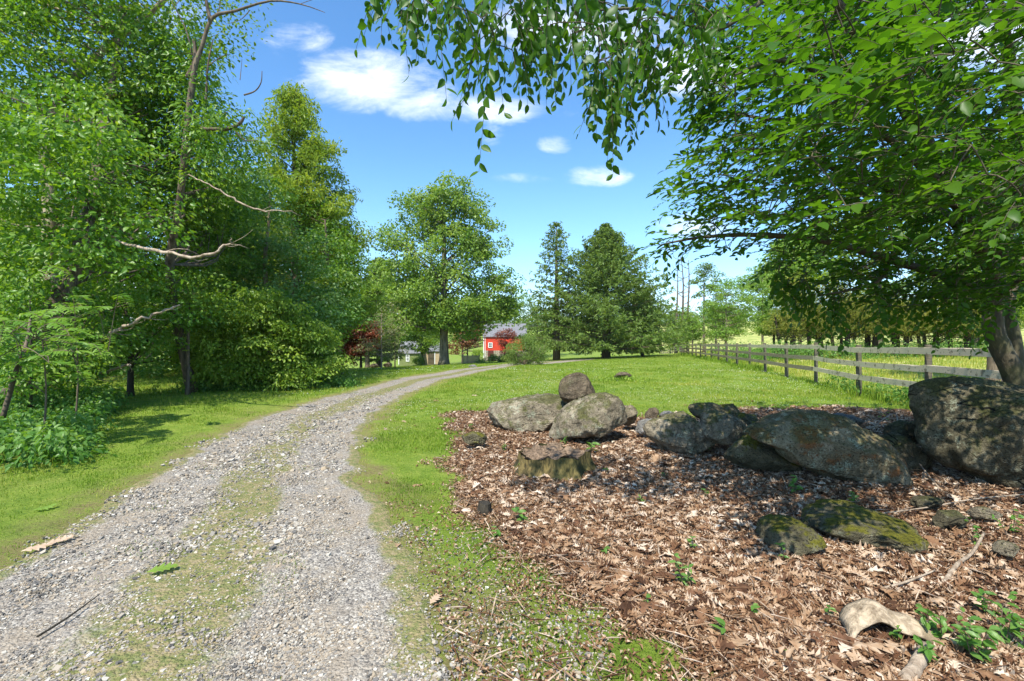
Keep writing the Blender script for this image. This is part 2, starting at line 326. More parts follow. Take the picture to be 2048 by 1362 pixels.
def axis(lo, hi, st, far, gr):
    a = list(np.arange(lo, hi, st)); s = st; b = a[-1]
    while b < far: s *= gr; b += s; a.append(b)
    return a
xs = axis(0, 9, .07, 1200, 1.07); xs = np.array([-q for q in xs[:0:-1]]+xs)
ys = np.concatenate([np.arange(-14, 1.6, .4), axis(1.6, 12, .07, 1500, 1.035)])
X, Y = np.meshgrid(xs, ys); Z = H(X, Y)
lm = litter_m(X, Y); Z = Z+lm*.03*n2(X, Y, .3, 3, 8)*(Y < 12)-.03*sst(drive_in(X, Y), -.1, .3)
mb = MB(); nx, ny = len(xs), len(ys)
i, j = np.meshgrid(np.arange(ny-1), np.arange(nx-1), indexing='ij'); q = (i*nx+j).ravel()
mb.add(np.stack([X, Y, Z], -1).reshape(-1, 3), np.stack([q, q+1, q+nx+1, q+nx], 1), lm.ravel(), (field_m(X, Y)-np.clip(1.15+drive_in(X, Y)*2.6+.8*n2(X, Y, .35, 3, 23), 0, 1)*(field_m(X, Y) < .01)*np.clip(1.3-lm, 0, 1)).ravel())
m, g = new_mat('ground_turf'); tc = g.n('ShaderNodeTexCoord').outputs['Object']
litA = g.n('ShaderNodeAttribute', attribute_name='rnd').outputs['Fac']; fldA = g.n('ShaderNodeAttribute', attribute_name='aux').outputs['Fac']
na = g.noise(tc, .35, 6, .6); nb = g.noise(tc, 3.5, 6, .7); nc = g.noise(tc, 30, 6, .75)
gc = g.ramp(g.m('ADD', g.m('MULTIPLY', nb, .5), g.m('MULTIPLY', nc, .5)), [(.33, (.05, .11, .012)), (.5, (.15, .22, .028)), (.66, (.27, .30, .06))])
gc = g.mix(g.m('MULTIPLY', g.step(na, .46, .64), .55), gc, (.20, .21, .05))
hay = g.ramp(g.noise(g.n('ShaderNodeMapping', {'Vector': tc, 'Scale': (.35, 1.1, 1)}).outputs[0], .9, 7, .65), [(.38, (.13, .21, .035)), (.52, (.33, .34, .09)), (.64, (.55, .47, .2))])
lc = g.ramp(g.noise(tc, 28, 8, .8), [(.3, (.03, .018, .010)), (.48, (.12, .065, .035)), (.6, (.27, .17, .11)), (.72, (.42, .3, .21))])
edA = g.m('MULTIPLY', fldA, -1.0, clamp=True); fldA = g.m('MAXIMUM', fldA, 0.0)
ec = g.ramp(g.m('ADD', g.m('MULTIPLY', nc, .6), g.m('MULTIPLY', nb, .4)), [(.36, (.10, .075, .035)), (.48, (.22, .17, .08)), (.56, (.15, .20, .03)), (.68, (.36, .29, .18))])
gc = g.mix(g.m('MULTIPLY', edA, .85), gc, ec); c = g.mix(fldA, gc, hay); c = g.mix(g.step(g.m('ADD', litA, g.m('MULTIPLY', g.m('SUBTRACT', nb, .5), .8)), .35, .65), c, lc)
b = g.n('ShaderNodeBump', {'Strength': 1.0, 'Distance': .03, 'Height': g.m('ADD', nc, g.m('MULTIPLY', nb, .7))}).outputs[0]
out(g, g.n('ShaderNodeBsdfPrincipled', {'Base Color': c, 'Roughness': .9, 'Specular IOR Level': .1, 'Normal': b}).outputs[0])
tag(mb.build('ground', m, smooth=True), kind='structure')

# driveway sheet
ya = np.concatenate([np.arange(-12, 1.6, .3), np.arange(1.6, 14, .06), np.arange(14, YEND, .3)]); ta = np.linspace(-.04, 1.04, 46)
l, r = dL(ya), dR(ya); X = l[:, None]+(r-l)[:, None]*ta[None]
jit = n2(ya*3, ya*0, 1, 3, 2)*.10; jit2 = n2(ya*3, ya*0+9, 1, 3, 4)*.12; X = X+jit[:, None]*(1-ta[None])+jit2[:, None]*ta[None]
Y = np.repeat(ya[:, None], len(ta), 1); rut = np.exp(-((ta-.22)/.12)**2)+np.exp(-((ta-.78)/.12)**2)
Z = H(X, Y)+.006-.035*rut[None]*.6+.008*n2(X, Y, .15, 3, 6)-.03*(np.abs(ta[None]-.5) > .5)
mb = MB(); nx, ny = len(ta), len(ya); i, j = np.meshgrid(np.arange(ny-1), np.arange(nx-1), indexing='ij'); q = (i*nx+j).ravel()
mb.add(np.stack([X, Y, Z], -1).reshape(-1, 3), np.stack([q, q+1, q+nx+1, q+nx], 1), np.repeat(ta[None], ny, 0).ravel(), 0)
m, g = new_mat('gravel_surface'); tc = g.n('ShaderNodeTexCoord').outputs['Object']; t = g.n('ShaderNodeAttribute', attribute_name='rnd').outputs['Fac']
v1 = g.n('ShaderNodeTexVoronoi', {'Vector': tc, 'Scale': 55.}); v2 = g.n('ShaderNodeTexVoronoi', {'Vector': tc, 'Scale': 120.})
k1 = g.n('ShaderNodeSeparateColor', {'Color': v1.outputs['Color']}).outputs[0]; k2 = g.n('ShaderNodeSeparateColor', {'Color': v2.outputs['Color']}).outputs[1]
st = g.ramp(g.m('ADD', g.m('MULTIPLY', k1, .5), g.m('MULTIPLY', k2, .5)), [(.1, (.07, .065, .06)), (.4, (.19, .17, .145)), (.7, (.33, .30, .25)), (.95, (.5, .46, .39))])
fine_ = g.ramp(g.noise(tc, 60, 6, .8), [(.3, (.11, .085, .055)), (.5, (.26, .215, .16)), (.68, (.42, .37, .29))])
c = g.mix(g.step(g.noise(tc, 1.7, 5, .7), .42, .6), st, fine_)
cen = g.m('ABSOLUTE', g.m('SUBTRACT', t, .5)); strip = g.m('SUBTRACT', 1.0, g.step(cen, .05, .22)); edge = g.step(cen, .38, .5)
nn = g.noise(g.n('ShaderNodeMapping', {'Vector': tc, 'Scale': (1, .6, 1)}).outputs[0], 1.9, 7, .72)
gm = g.step(g.m('ADD', g.m('MULTIPLY', g.m('MAXIMUM', strip, edge), .42), nn), .62, .80)
c = g.mix(g.m('MULTIPLY', gm, .9), c, g.ramp(g.noise(tc, 14, 7, .8), [(.33, (.05, .07, .015)), (.45, (.13, .15, .035)), (.55, (.22, .18, .075)), (.68, (.36, .28, .18))]))
b = g.n('ShaderNodeBump', {'Strength': .9, 'Distance': .012, 'Height': g.m('ADD', g.m('MULTIPLY', v1.outputs['Distance'], -1.0), g.m('MULTIPLY', v2.outputs['Distance'], -.5))}).outputs[0]
out(g, g.n('ShaderNodeBsdfPrincipled', {'Base Color': c, 'Roughness': .85, 'Specular IOR Level': .25, 'Normal': b}).outputs[0])
tag(mb.build('driveway', m, smooth=True), kind='structure')

# ------------------------------------------------------------------ loose gravel
def polar(n, r0, r1, a0=-54, a1=54):
    r = np.exp(rng.uniform(math.log(r0), math.log(r1), n)); a = np.radians(rng.uniform(a0, a1, n)); return r*np.sin(a), r*np.cos(a), r
def rot_place(mb, C, sc, tv, tf, R, flat=.35):
    n = len(C); a = rng.uniform(0, 2*math.pi, n); tilt = rng.normal(0, flat, n)
    N = nrm(np.stack([np.sin(tilt)*np.cos(a*3), np.sin(tilt)*np.sin(a*3), np.cos(tilt)], 1)); T = np.stack([np.cos(a), np.sin(a), 0*a], 1)
    T = nrm(T-(T*N).sum(1, keepdims=True)*N); B = np.cross(T, N)
    V = C[:, None]+(tv[None, :, 0:1]*sc[:, None, 0:1])*B[:, None]+(tv[None, :, 1:2]*sc[:, None, 1:2])*T[:, None]+(tv[None, :, 2:3]*sc[:, None, 2:3])*N[:, None]
    mb.add(V.reshape(-1, 3), (np.arange(n)[:, None, None]*len(tv)+tf[None]).reshape(-1, tf.shape[1]), np.repeat(R, len(tv)))
cube = np.array([[-1, -1, -1], [1, -1, -1], [1, 1, -1], [-1, 1, -1], [-1, -1, 1], [1, -1, 1], [1, 1, 1], [-1, 1, 1]], float)
cf = np.array([[0, 3, 2, 1], [4, 5, 6, 7], [0, 1, 5, 4], [1, 2, 6, 5], [2, 3, 7, 6], [3, 0, 4, 7]])
mb = MB()
x, y, r = polar(460000, 1.7, 15, -60, 12)
di = drive_in(x, y)-.1+.3*n2(x, y, .4, 3, 21); w = (dR(y)-dL(y)); t = np.clip((x-dL(y))/np.maximum(w, .1), 0, 1)
ok = rng.random(len(x)) < np.clip(di*2.6+.12, 0, 1)*(1-.85*strip_m(x, y, t))*(1-.7*sst(r, 9, 15))*np.clip(.75+.6*n2(x, y, .8, 3, 31), .25, 1)
sp = (x > dR(y)-.3) & (y < 3.6) & (x < dR(y)+1.1) & (rng.random(len(x)) < .10); ok |= sp
x, y, r, t = x[ok], y[ok], r[ok], t[ok]; n = len(x)
big = np.where(x < -1.6, 1.35, 1.)*(1+.35*n2(x, y, .7, 2, 41))
s = rng.lognormal(-5.36, .4, n)*np.clip(big, .6, 2)*np.clip(r/5, .85, 1.5)
C = np.stack([x, y, H(x, y)+.004-.02*(np.exp(-((t-.22)/.12)**2)+np.exp(-((t-.78)/.12)**2))+s*.2], 1)
R = np.clip(rng.beta(2.2, 2.0, n), 0, 1)
for k in range(5):
    tv = cube*rng.uniform(.55, 1.0, (8, 1))+rng.normal(0, .16, (8, 3)); q = slice(k, None, 5)
    sc = s[q, None]*rng.uniform((.6, .8, .4), (1., 1.4, .8), (len(s[q]), 3)); rot_place(mb, C[q], sc, tv, cf, R[q])
m, g = new_mat('gravel_stone'); a = g.n('ShaderNodeAttribute', attribute_name='rnd').outputs['Fac']
c = g.ramp(a, [(.05, (.05, .047, .043)), (.26, (.15, .14, .125)), (.46, (.27, .245, .205)), (.62, (.31, .245, .165)), (.78, (.39, .36, .30)), (.92, (.46, .425, .36)), (1, (.58, .55, .48))])
out(g, g.n('ShaderNodeBsdfPrincipled', {'Base Color': c, 'Roughness': .8, 'Specular IOR Level': .15}).outputs[0])
tag(mb.build('loose_gravel', m), 'loose grey and tan crushed stone over the driveway', 'gravel', kind='stuff')

# ------------------------------------------------------------------ grass, clover
def blades(mb, x, y, z, h, w, R, lean=.45):
    n = len(x); a = rng.uniform(0, 2*math.pi, n); d_ = np.stack([np.cos(a), np.sin(a), 0*a], 1); b_ = np.stack([-np.sin(a), np.cos(a), 0*a], 1)
    p = np.stack([x, y, z], 1); ln = (h*rng.uniform(.1, 1, n)*lean)[:, None]*b_; up = np.array([0, 0, 1.])
    V = np.stack([p-d_*w[:, None]/2, p+d_*w[:, None]/2, p+up*h[:, None]*.6+ln*.4+d_*w[:, None]*.35, p+up*h[:, None]*.6+ln*.4-d_*w[:, None]*.35, p+up*h[:, None]+ln*1.3], 1)
    k = np.arange(n)[:, None]*5
    mb.add(V.reshape(-1, 3), [np.concatenate([k+[[0, 1, 2, 3]]]), np.concatenate([k+[[3, 2, 4]]])], np.repeat(R, 5))
mb = MB(); x, y, r = polar(900000, 1.9, 75, -60, 60)
di = drive_in(x, y); L_ = litter_m(x, y); fl = field_m(x, y)
t = np.clip((x-dL(y))/np.maximum(dR(y)-dL(y), .1), 0, 1)
p = np.clip(-di*2.4+.05+.55*n2(x, y, .35, 3, 51), 0, 1)*np.clip(1.05-1.5*L_, .015, 1)
p = np.maximum(p, (di > 0)*strip_m(x, y, t)*np.clip(n2(x, y, .3, 3, 61)*1.6+.7, 0, 1))
near = (x > dR(y)-.2) & (x < 1.6) & (y < 3.4); p = np.where(near, p*.38*np.clip(1+n2(x, y, .3, 3, 71)*1.6, .1, 1.6), p)
p *= np.where(fl > .5, .6, 1)
p *= np.clip(.85+.9*n2(x, y, .9, 3, 81), .25, 1)
ok = rng.random(len(x)) < p; x, y, r, fl, di = x[ok], y[ok], r[ok], fl[ok], di[ok]; n = len(x)
h = rng.uniform(.02, .055, n)*np.clip(.9+.5*n2(x, y, .6, 2, 91), .5, 1.6)*np.where(fl > .5, 3., 1)*np.clip(r/9, 1, 1.7)
h *= np.where((x > dR(y)) & (y < 6) & (r < 7), .75, 1)*np.where(di > 0, .45, 1)
w_ = .0034*(np.maximum(r, 3)/3)**.85
R = np.clip(.36+.34*n2(x, y, 1.1, 3, 101)+.26*n2(x, y, .3, 2, 103)+rng.normal(0, .17, n)+.2*(np.abs(di) < .25)+.35*(fl > .5), 0, 1)
blades(mb, x, y, H(x, y)-.01, h, w_, R)
fy = np.repeat(6.08/(1/np.linspace(.635, .135, 1)) if 0 else np.linspace(9, 60, 52), 260); fy = fy+rng.uniform(-.5, .5, len(fy)); fx = FX(fy)+rng.normal(0, .28, len(fy))+.1
hh = rng.uniform(.08, .3, len(fy))*np.clip(.8+n2(fx, fy, 1.2, 2, 5), .25, 1.5)
blades(mb, fx, fy, H(fx, fy)-.02, hh, .006+.0009*fy, np.clip(rng.normal(.25, .15, len(fy)), 0, 1), .6)
tag(mb.build('lawn_grass', M['grass']), 'short green lawn grass either side of the drive', 'grass', kind='stuff')
mb = MB(); x, y, r = polar(15000, 5.5, 34, -32, 48); ok = (drive_in(x, y) < -.2) & (litter_m(x, y) < .3) & (field_m(x, y) < .4) & (n2(x, y, 2.5, 3, 7)+.35*((y > 9) & (y < 24) & (x > 0)) > rng.uniform(-.1, .8, len(x)))
x, y, r = x[ok], y[ok], r[ok]; n = len(x); C = np.stack([x, y, H(x, y)+.05], 1)
place(mb, C, rdir(n)*.4+[0, -.6, 1], rdir(n), .010*np.maximum(r, 8)/9, (RH[0]*[1.6, 1, 1], RH[1]), rng.random(n))
tag(mb.build('clover_flowers', M['clover']), 'white clover heads speckling the mown lawn', 'clover', kind='stuff')

# ------------------------------------------------------------------ leaf litter
mb = MB(); x, y, r = polar(84000, 1.75, 12.5, -20, 60); L_ = litter_m(x, y)
gap = n2(x, y, .45, 3, 111)
ok = rng.random(len(x)) < np.clip((L_-.35)*1.8, 0.006, 1)*np.clip(.8+.75*n2(x, y, .28, 3, 115), .2, 1)*np.where((L_ < .9) | (gap > -.55), 1, .4)*np.where(y < 2.9+0*x, np.clip((x-.1)*1.1, .05, 1), 1)
ok &= drive_in(x, y) < .1; x, y, r = x[ok], y[ok], r[ok]; n = len(x)
z = H(x, y)+rng.uniform(.003, .035, n)*np.clip(L_[ok]*1.2, .2, 1); tl = rng.normal(0, .27, n)*np.where(rng.random(n) < .15, 2, 1); a = rng.uniform(0, 6.3, n)
N = np.stack([np.sin(tl)*np.cos(a), np.sin(tl)*np.sin(a), np.cos(tl)], 1); R = np.clip(rng.beta(1.7, 1.4, n)+.14*n2(x, y, .8, 2, 5), 0, 1)
sz = rng.lognormal(-2.88, .36, n)*np.clip(r/7, 1, 1.3)
for k in range(6): q = slice(k, None, 6); place(mb, np.stack([x, y, z], 1)[q], N[q], rdir(len(x[q]))*[1, 1, .2], sz[q], (OAK[k][0]*[[.9, 1, 1], [1.2, 1, 1], [.8, 1, 1.3], [1.35, .6, 1.6], [1, 1, 1], [.7, 1.1, 1]][k], OAK[k][1]), R[q])
x, y, r = polar(190000, 1.75, 12, -22, 60); L_ = litter_m(x, y); ok = rng.random(len(x)) < np.where(y < 4.2, np.clip(L_*1.3+.10, 0, 1), L_); ok &= (drive_in(x, y) < -.02)
x, y, r = x[ok], y[ok], r[ok]; n = len(x); a = rng.uniform(0, 6.3, n); tl = rng.normal(0, .6, n)
N = np.stack([np.sin(tl)*np.cos(a), np.sin(tl)*np.sin(a), np.cos(tl)], 1)
place(mb, np.stack([x, y, H(x, y)+rng.uniform(.002, .035, n)], 1), N, rdir(n), rng.uniform(.012, .035, n)*np.clip(r/4, 1, 2), (RH[0]*[rng.uniform(.8, 1.2), 1, 2.5], RH[1]), np.clip(rng.beta(1.8, 2.2, n), 0, 1))
# fine straws and twig bits
x, y, r = polar(9000, 1.8, 11, -22, 58); ok = (litter_m(x, y) > .3) | ((y < 3.5) & (x > -.3) & (rng.random(len(x)) < .3)); x, y, r = x[ok], y[ok], r[ok]; n = len(x)
place(mb, np.stack([x, y, H(x, y)+rng.uniform(.01, .05, n)], 1), rdir(n)*.3+[0, 0, 1.], rdir(n)*[1, 1, .15], rng.uniform(.06, .22, n), (RH[0]*[.06, 1, .3], RH[1]), np.clip(rng.beta(2, 1.6, n), 0, 1))
tag(mb.build('leaf_litter', M['litter']), 'thick brown dead oak leaves covering the bank', 'leaf litter', kind='stuff')
# ------------------------------------------------------------------ boulders
def rock(name, outline, y, depth, mat, label, group=None, cat='boulder', sink=.12, seed=0, rough=.07, cuts=11, yaw=0.):
    """outline in photo pixels, stood at distance y; becomes a solid of the given front-to-back depth"""
    o = np.array([P(u, v, y)[[0, 2]] for u, v in outline]); c = (o.min(0)+o.max(0))/2; c = c*.5+o.mean(0)*.5
    q = o-c; th = np.arctan2(q[:, 1], q[:, 0]); rr = np.hypot(q[:, 0], q[:, 1]); ii = np.argsort(th); th, rr = th[ii], rr[ii]
    th = np.r_[th-2*math.pi, th, th+2*math.pi]; rr = np.r_[rr, rr, rr]
    nu, nv = 120, 56; U, Vv = np.meshgrid(np.linspace(-math.pi, math.pi, nu, endpoint=False), np.linspace(-math.pi/2, math.pi/2, nv), indexing='ij')
    R = np.interp(U.ravel(), th, rr).reshape(U.shape); size = rr.mean()
    cp = np.cos(Vv)**.75; V = np.stack([R*cp*np.cos(U), depth/2*np.sign(np.sin(Vv))*np.abs(np.sin(Vv))**.85, R*cp*np.sin(U)], -1).reshape(-1, 3)
    rr_ = np.random.default_rng(seed+100)
    for k in range(cuts):
        d_ = rr_.normal(size=3); d_[1] = -abs(d_[1])*1.2; d_ /= np.linalg.norm(d_); pr = V@d_; mx = pr.max(); lim = mx*rr_.uniform(.55, .84)
        V -= np.clip(pr-lim, 0, None)[:, None]*d_*.97*np.array([.7, 1, .7])
    dirn = nrm(V*[1/size, 2/depth, 1/size]); V = V+dirn*(size*(rough*fbm(V/size*1.6+seed, 4, seed)+.35*rough*fbm(V/size*6+seed, 3, seed+9)+.16*rough*fbm(V/size*17, 2, seed+19)))[:, None]
    V = V+dirn*(size*.05*(1-np.abs(fbm(V/size*2.3+seed+5, 3, seed+29)))**3)[:, None]*-1; V[:, 1] += V[:, 2]*.10
    for ax, k_ in ((0, 0), (2, 1)):
        lo, hi = V[:, ax].min(), V[:, ax].max(); tl, th_ = q[:, k_].min(), q[:, k_].max(); V[:, ax] = tl+(V[:, ax]-lo)*(th_-tl)/(hi-lo)
    c = c+[(np.mean([q_[0] for q_ in outline])-1024)/F*.28*depth, 0]
    i, j = np.meshgrid(np.arange(nu), np.arange(nv-1), indexing='ij'); a = i*nv+j; b_ = ((i+1) % nu)*nv+j
    mb = MB(); mb.add(V+[c[0], y+depth*.28, c[1]-.0], np.stack([a, b_, b_+1, a+1], -1).reshape(-1, 4))
    ob = mb.build(name, M[mat], origin=(c[0], y+depth*.28, o[:, 1].min()), smooth=True)
    ob.data.polygons.foreach_set('use_smooth', np.ones(len(ob.data.polygons), bool))
    return tag(ob, label, cat, group)
G = 'boulders lined up along the leafy bank'
rock('boulder', [(968, 868), (976, 838), (996, 818), (1020, 808), (1045, 801), (1075, 795), (1105, 793), (1138, 798), (1160, 815), (1168, 850), (1150, 876), (1090, 876), (1030, 872)], 7.2, .9, 'rock', 'long low grey boulder with a pale lichen spot, under the brown balanced rock', G, seed=1)
rock('boulder', [(1119, 795), (1117, 775), (1124, 757), (1140, 746), (1162, 746), (1178, 754), (1188, 770), (1198, 790), (1180, 800), (1150, 815), (1130, 812)], 7.0, .5, 'rock_brown', 'smooth brown rock balanced on top of two grey boulders', G, seed=2, rough=.05)
rock('boulder', [(1096, 888), (1108, 858), (1125, 835), (1148, 812), (1170, 799), (1200, 791), (1230, 800), (1248, 818), (1258, 840), (1262, 866), (1240, 884), (1200, 896), (1150, 896)], 6.3, 1.0, 'rock', 'rounded domed grey boulder behind the tree stump', G, seed=3)
rock('boulder', [(1242, 835), (1248, 815), (1262, 812), (1275, 822), (1277, 836), (1266, 850), (1248, 855)], 7.2, .3, 'rock', 'small dark rock tucked behind the domed boulder', G, seed=4)
rock('rock', [(1290, 836), (1292, 822), (1305, 816), (1318, 822), (1320, 834), (1312, 842), (1296, 844)], 7.3, .2, 'rock_brown', 'small purplish brown block behind the leaf bank gap', cat='rock', seed=5)
rock('rock', [(1318, 840), (1325, 826), (1340, 823), (1350, 828), (1346, 840)], 7.3, .2, 'rock_pale', 'small pale flat rock beside the purplish brown block', cat='rock', seed=6)
rock('rock', [(1272, 866), (1276, 848), (1290, 840), (1312, 846), (1318, 858), (1300, 872)], 6.7, .25, 'rock_pale', 'pale broken stone lying in the gap beside the domed boulder', cat='rock', seed=7)
rock('boulder', [(1288, 868), (1300, 850), (1325, 838), (1352, 830), (1380, 832), (1400, 848), (1415, 872), (1432, 898), (1442, 920), (1400, 926), (1350, 922), (1312, 908), (1296, 890)], 5.75, .75, 'rock', 'bulging grey boulder with a mossy ridge next to a tilted slab', G, seed=8)
rock('boulder', [(1380, 820), (1386, 808), (1400, 811), (1430, 824), (1470, 834), (1490, 850), (1470, 862), (1430, 860), (1395, 850)], 6.3, .4, 'rock_moss', 'pointed brown slab tipped up behind the bulging boulder', G, seed=9)
rock('boulder', [(1403, 858), (1408, 838), (1425, 826), (1452, 828), (1480, 842), (1504, 868), (1496, 886), (1465, 896), (1430, 888)], 5.6, .5, 'rock', 'small grey mossy boulder wedged between two larger ones', G, seed=10)
rock('boulder', [(1466, 842), (1475, 830), (1500, 828), (1522, 836), (1520, 856), (1490, 860)], 6.1, .35, 'rock_moss', 'little moss capped rock behind the wedged boulder', G, seed=11)
rock('boulder', [(1455, 930), (1470, 905), (1490, 886), (1515, 876), (1540, 890), (1575, 920), (1610, 955), (1580, 962), (1520, 950)], 5.0, .5, 'rock_moss', 'triangular yellow mossy boulder under the long rusty one', G, seed=12, rough=.04)
rock('boulder', [(1497, 872), (1505, 848), (1525, 833), (1570, 829), (1630, 832), (1672, 842), (1705, 860), (1745, 890), (1790, 925), (1835, 958), (1868, 985), (1820, 1002), (1740, 1006), (1670, 990), (1620, 955), (1560, 910), (1515, 885)], 4.65, .7, 'rock_rust', 'long sloping slab boulder with rust and pale lichen', G, seed=13, rough=.045)
rock('boulder', [(u_+50, v_) for u_, v_ in [(1838, 832), (1832, 806), (1845, 784), (1880, 772), (1940, 766), (2010, 763), (2090, 768), (2150, 800), (2180, 880), (2160, 960), (2080, 1000), (1985, 998), (1915, 985), (1872, 960), (1852, 920), (1842, 875)]], 4.35, 1.2, 'rock_dark', 'huge dark boulder split by cracks, under the overhanging tree', G, seed=14, rough=.05)
rock('rock', [(1780, 880), (1788, 852), (1810, 846), (1842, 852), (1850, 875), (1840, 895), (1800, 894)], 5.6, .4, 'rock_dark', 'dark grey block seen between the long slab and huge boulder', cat='rock', seed=15)
rock('rock', [(1735, 925), (1745, 880), (1780, 872), (1830, 890), (1860, 930), (1870, 975), (1830, 980), (1770, 950)], 5.15, .35, 'rock_dark', 'shadowed flat rock filling the hollow behind the long slab', cat='rock', seed=16)
rock('rock', [(1650, 842), (1665, 830), (1700, 834), (1725, 845), (1720, 856), (1680, 856)], 6.4, .4, 'rock_pale', 'flat pale rock peeping over the long slab', cat='rock', seed=17)
rock('rock', [(1526, 1110), (1538, 1078), (1560, 1066), (1590, 1060), (1618, 1068), (1632, 1092), (1628, 1116), (1580, 1122)], 3.12, .55, 'rock_moss', 'low moss covered rock in the leaves, smaller of the mossy pair', cat='rock', seed=18, cuts=5, rough=.10)
rock('rock', [(1622, 1100), (1640, 1068), (1680, 1056), (1730, 1050), (1780, 1056), (1815, 1072), (1828, 1100), (1800, 1122), (1700, 1130), (1640, 1122)], 3.2, .85, 'rock_moss', 'broad moss covered rock in the leaves, larger of the mossy pair', cat='rock', seed=19, cuts=5, rough=.09)
rock('rock', [(1830, 1018), (1838, 1004), (1865, 999), (1890, 1006), (1895, 1020), (1860, 1026)], 3.9, .15, 'rock_dark', 'flat grey stone in the leaves in front of the huge boulder', cat='rock', seed=20)
rock('rock', [(1872, 1052), (1885, 1032), (1905, 1028), (1930, 1036), (1938, 1052), (1905, 1062)], 3.5, .15, 'rock_dark', 'angular dark stone with a white edge among dead leaves', cat='rock', seed=21)
rock('rock', [(1948, 1030), (1960, 1018), (1990, 1018), (2005, 1032), (1980, 1044)], 3.6, .15, 'rock', 'small grey stone among sprouts in front of the huge boulder', cat='rock', seed=22)
rock('rock', [(1990, 1108), (2000, 1092), (2020, 1088), (2040, 1100), (2030, 1116)], 3.0, .12, 'rock', 'small grey stone beside a fallen stick', cat='rock', seed=23)
rock('rock', [(1228, 758), (1234, 748), (1246, 744), (1258, 750), (1264, 760)], 16.5, .4, 'rock_brown', 'half buried tan rock in weeds on the open lawn', cat='rock', seed=24)
rock('rock', [(936, 740), (940, 731), (948, 729), (953, 735), (955, 741)], 31, .5, 'rock_pale', 'white rock on the grass edge of the drive', cat='rock', seed=25)
for k, (u, v, y, l) in enumerate([(748, 738, 40, 'round brown garden stone near the dark red maple'), (775, 735, 41, 'low brown garden stone beside the lean tree bed')]):
    rock('rock', [(u-9, v), (u-6, v-8), (u, v-11), (u+7, v-7), (u+9, v)], y, .6, 'rock_brown', l, cat='rock', seed=30+k)
rock('rock', [(922, 882), (930, 870), (950, 866), (968, 872), (975, 884), (950, 892)], 6.1, .2, 'rock_moss', 'small mossy brown lump in the leaves beside the long low boulder', cat='rock', seed=33)

# ------------------------------------------------------------------ stump
def stump(loc, r, h, label):
    e = empty('tree_stump', loc, label, 'stump'); k = 110; a = np.linspace(0, 2*math.pi, k, endpoint=False); mb = MB(); rings = []
    fl = 1+.08*np.sin(5*a+1)+.05*np.sin(11*a)+.035*np.sin(23*a+2); rg = .10*fbm(np.stack([np.cos(a)*6, np.sin(a)*6, a*0], 1), 4, 4)
    zs = np.linspace(-.05, 1, 16)
    for z in zs:
        rr = r*(fl*(1+.30*(1-z)**2.2)+rg*(1.2-.3*z)); top = h*z*(1+.16*vn(np.stack([np.cos(a)*1.5, np.sin(a)*1.5, a*0+3], 1), 3)+.07*vn(np.stack([np.cos(a)*5, np.sin(a)*5, a*0], 1), 6))
        rings.append(np.stack([rr*np.cos(a), rr*.85*np.sin(a), np.broadcast_to(top, a.shape)], 1))
    mb.add(np.concatenate(rings), ring_faces(16, k)); mb.build('bark', M['stump_bark'], e, smooth=True)
    mb = MB(); last = rings[-1]; rs = []
    for f in (1., .9, .7, .5, .3, .1): p = last*[f, f, 1]; p[:, 2] = last[:, 2]*f+h*.93*(1-f)-(.03 if f < 1 else 0)+.05*vn(p*[14, 14, 1]+3, 2); rs.append(p)
    mb.add(np.concatenate(rs), [ring_faces(6, k), (np.arange(k)+5*k)[None]]); mb.build('cut_top', M['stump_top'], e, smooth=True)
M['stump_bark'] = bark_mat('stump_bark', (.02, .016, .008), (.20, .15, .055), (.035, .032, .015), 22, .15)
M['stump_top'] = plain('stump_rot', (.17, .12, .08), .95, .85, 34, .1, 1.)
x0, y0, z0 = gp(1110, 960); stump((x0, y0+.30, z0-.01), .37, .235, 'wide rotten tree stump with moss on its rim, in front of the domed boulder')
x0, y0, z0 = gp(968, 1030)
mb = MB(); tube(mb, [(0, 0, -.03), (0, 0, .05), (.01, 0, .10)], [.07, .055, .05], 10, wob=.25); tag(mb.build('root_stub', M['bark_dark']), 'small charred stub at the edge of the leaves', 'stub').location = (x0, y0, z0)

# bark slab lying as an arch
M['slab'] = bark_mat('slab_bark', (.12, .085, .05), (.48, .38, .26), (.24, .18, .11), 24)
def arch():
    mb = MB(); n = 26; w = 9; t = np.linspace(0, 1, n); c0 = P(1775, 1255, 2.25); V = []
    for a in t:
        px_ = 1700+175*a; zz = .005+.085*math.sin(math.pi*min(1, a*1.02))**.8+.02*math.sin(7*a)
        for s_ in np.linspace(0, 1, w): V.append(((px_-1024)/F*2.22+.05*s_, 2.2+.16*s_+.03*math.sin(6*a), zz+.03*math.sin(3*s_)+.008*math.sin(20*a)+.02*s_*(1-a)))
    V = np.array(V); i, j = np.meshgrid(np.arange(n-1), np.arange(w-1), indexing='ij'); q = (i*w+j).ravel(); f = np.stack([q, q+1, q+w+1, q+w], 1)
    mb.add(V, f); ob = mb.build('bark_slab', M['slab'], origin=(1.8, 2.25, 0), smooth=True)
    so_ = ob.modifiers.new('thick', 'SOLIDIFY'); so_.thickness = .012
    tag(ob, 'pale curved slab of bark arching over the leaves', 'bark')
arch()
def stick(name, pts, r, mat, label, cat='stick', k=6, group=None, n=14):
    p = spline(pts, n); rr = np.interp(np.linspace(0, 1, n), np.linspace(0, 1, len(r)), r); mb = MB(); tube(mb, p, rr, k, wob=.12)
    return tag(mb.build(name, M[mat], origin=p[0], smooth=True), label, cat, group)
def gl(u, v, dz=.02): x, y, z = gp(u, v); return (x, y, z+dz)
stick('fallen_stick', [gl(1880, 1185, .02), gl(1915, 1145, .05), gl(1945, 1120, .05), gl(1968, 1092, .09)], [.012, .013, .01, .008], 'dead_wood', 'crooked bare stick lying beside the broad mossy rock')
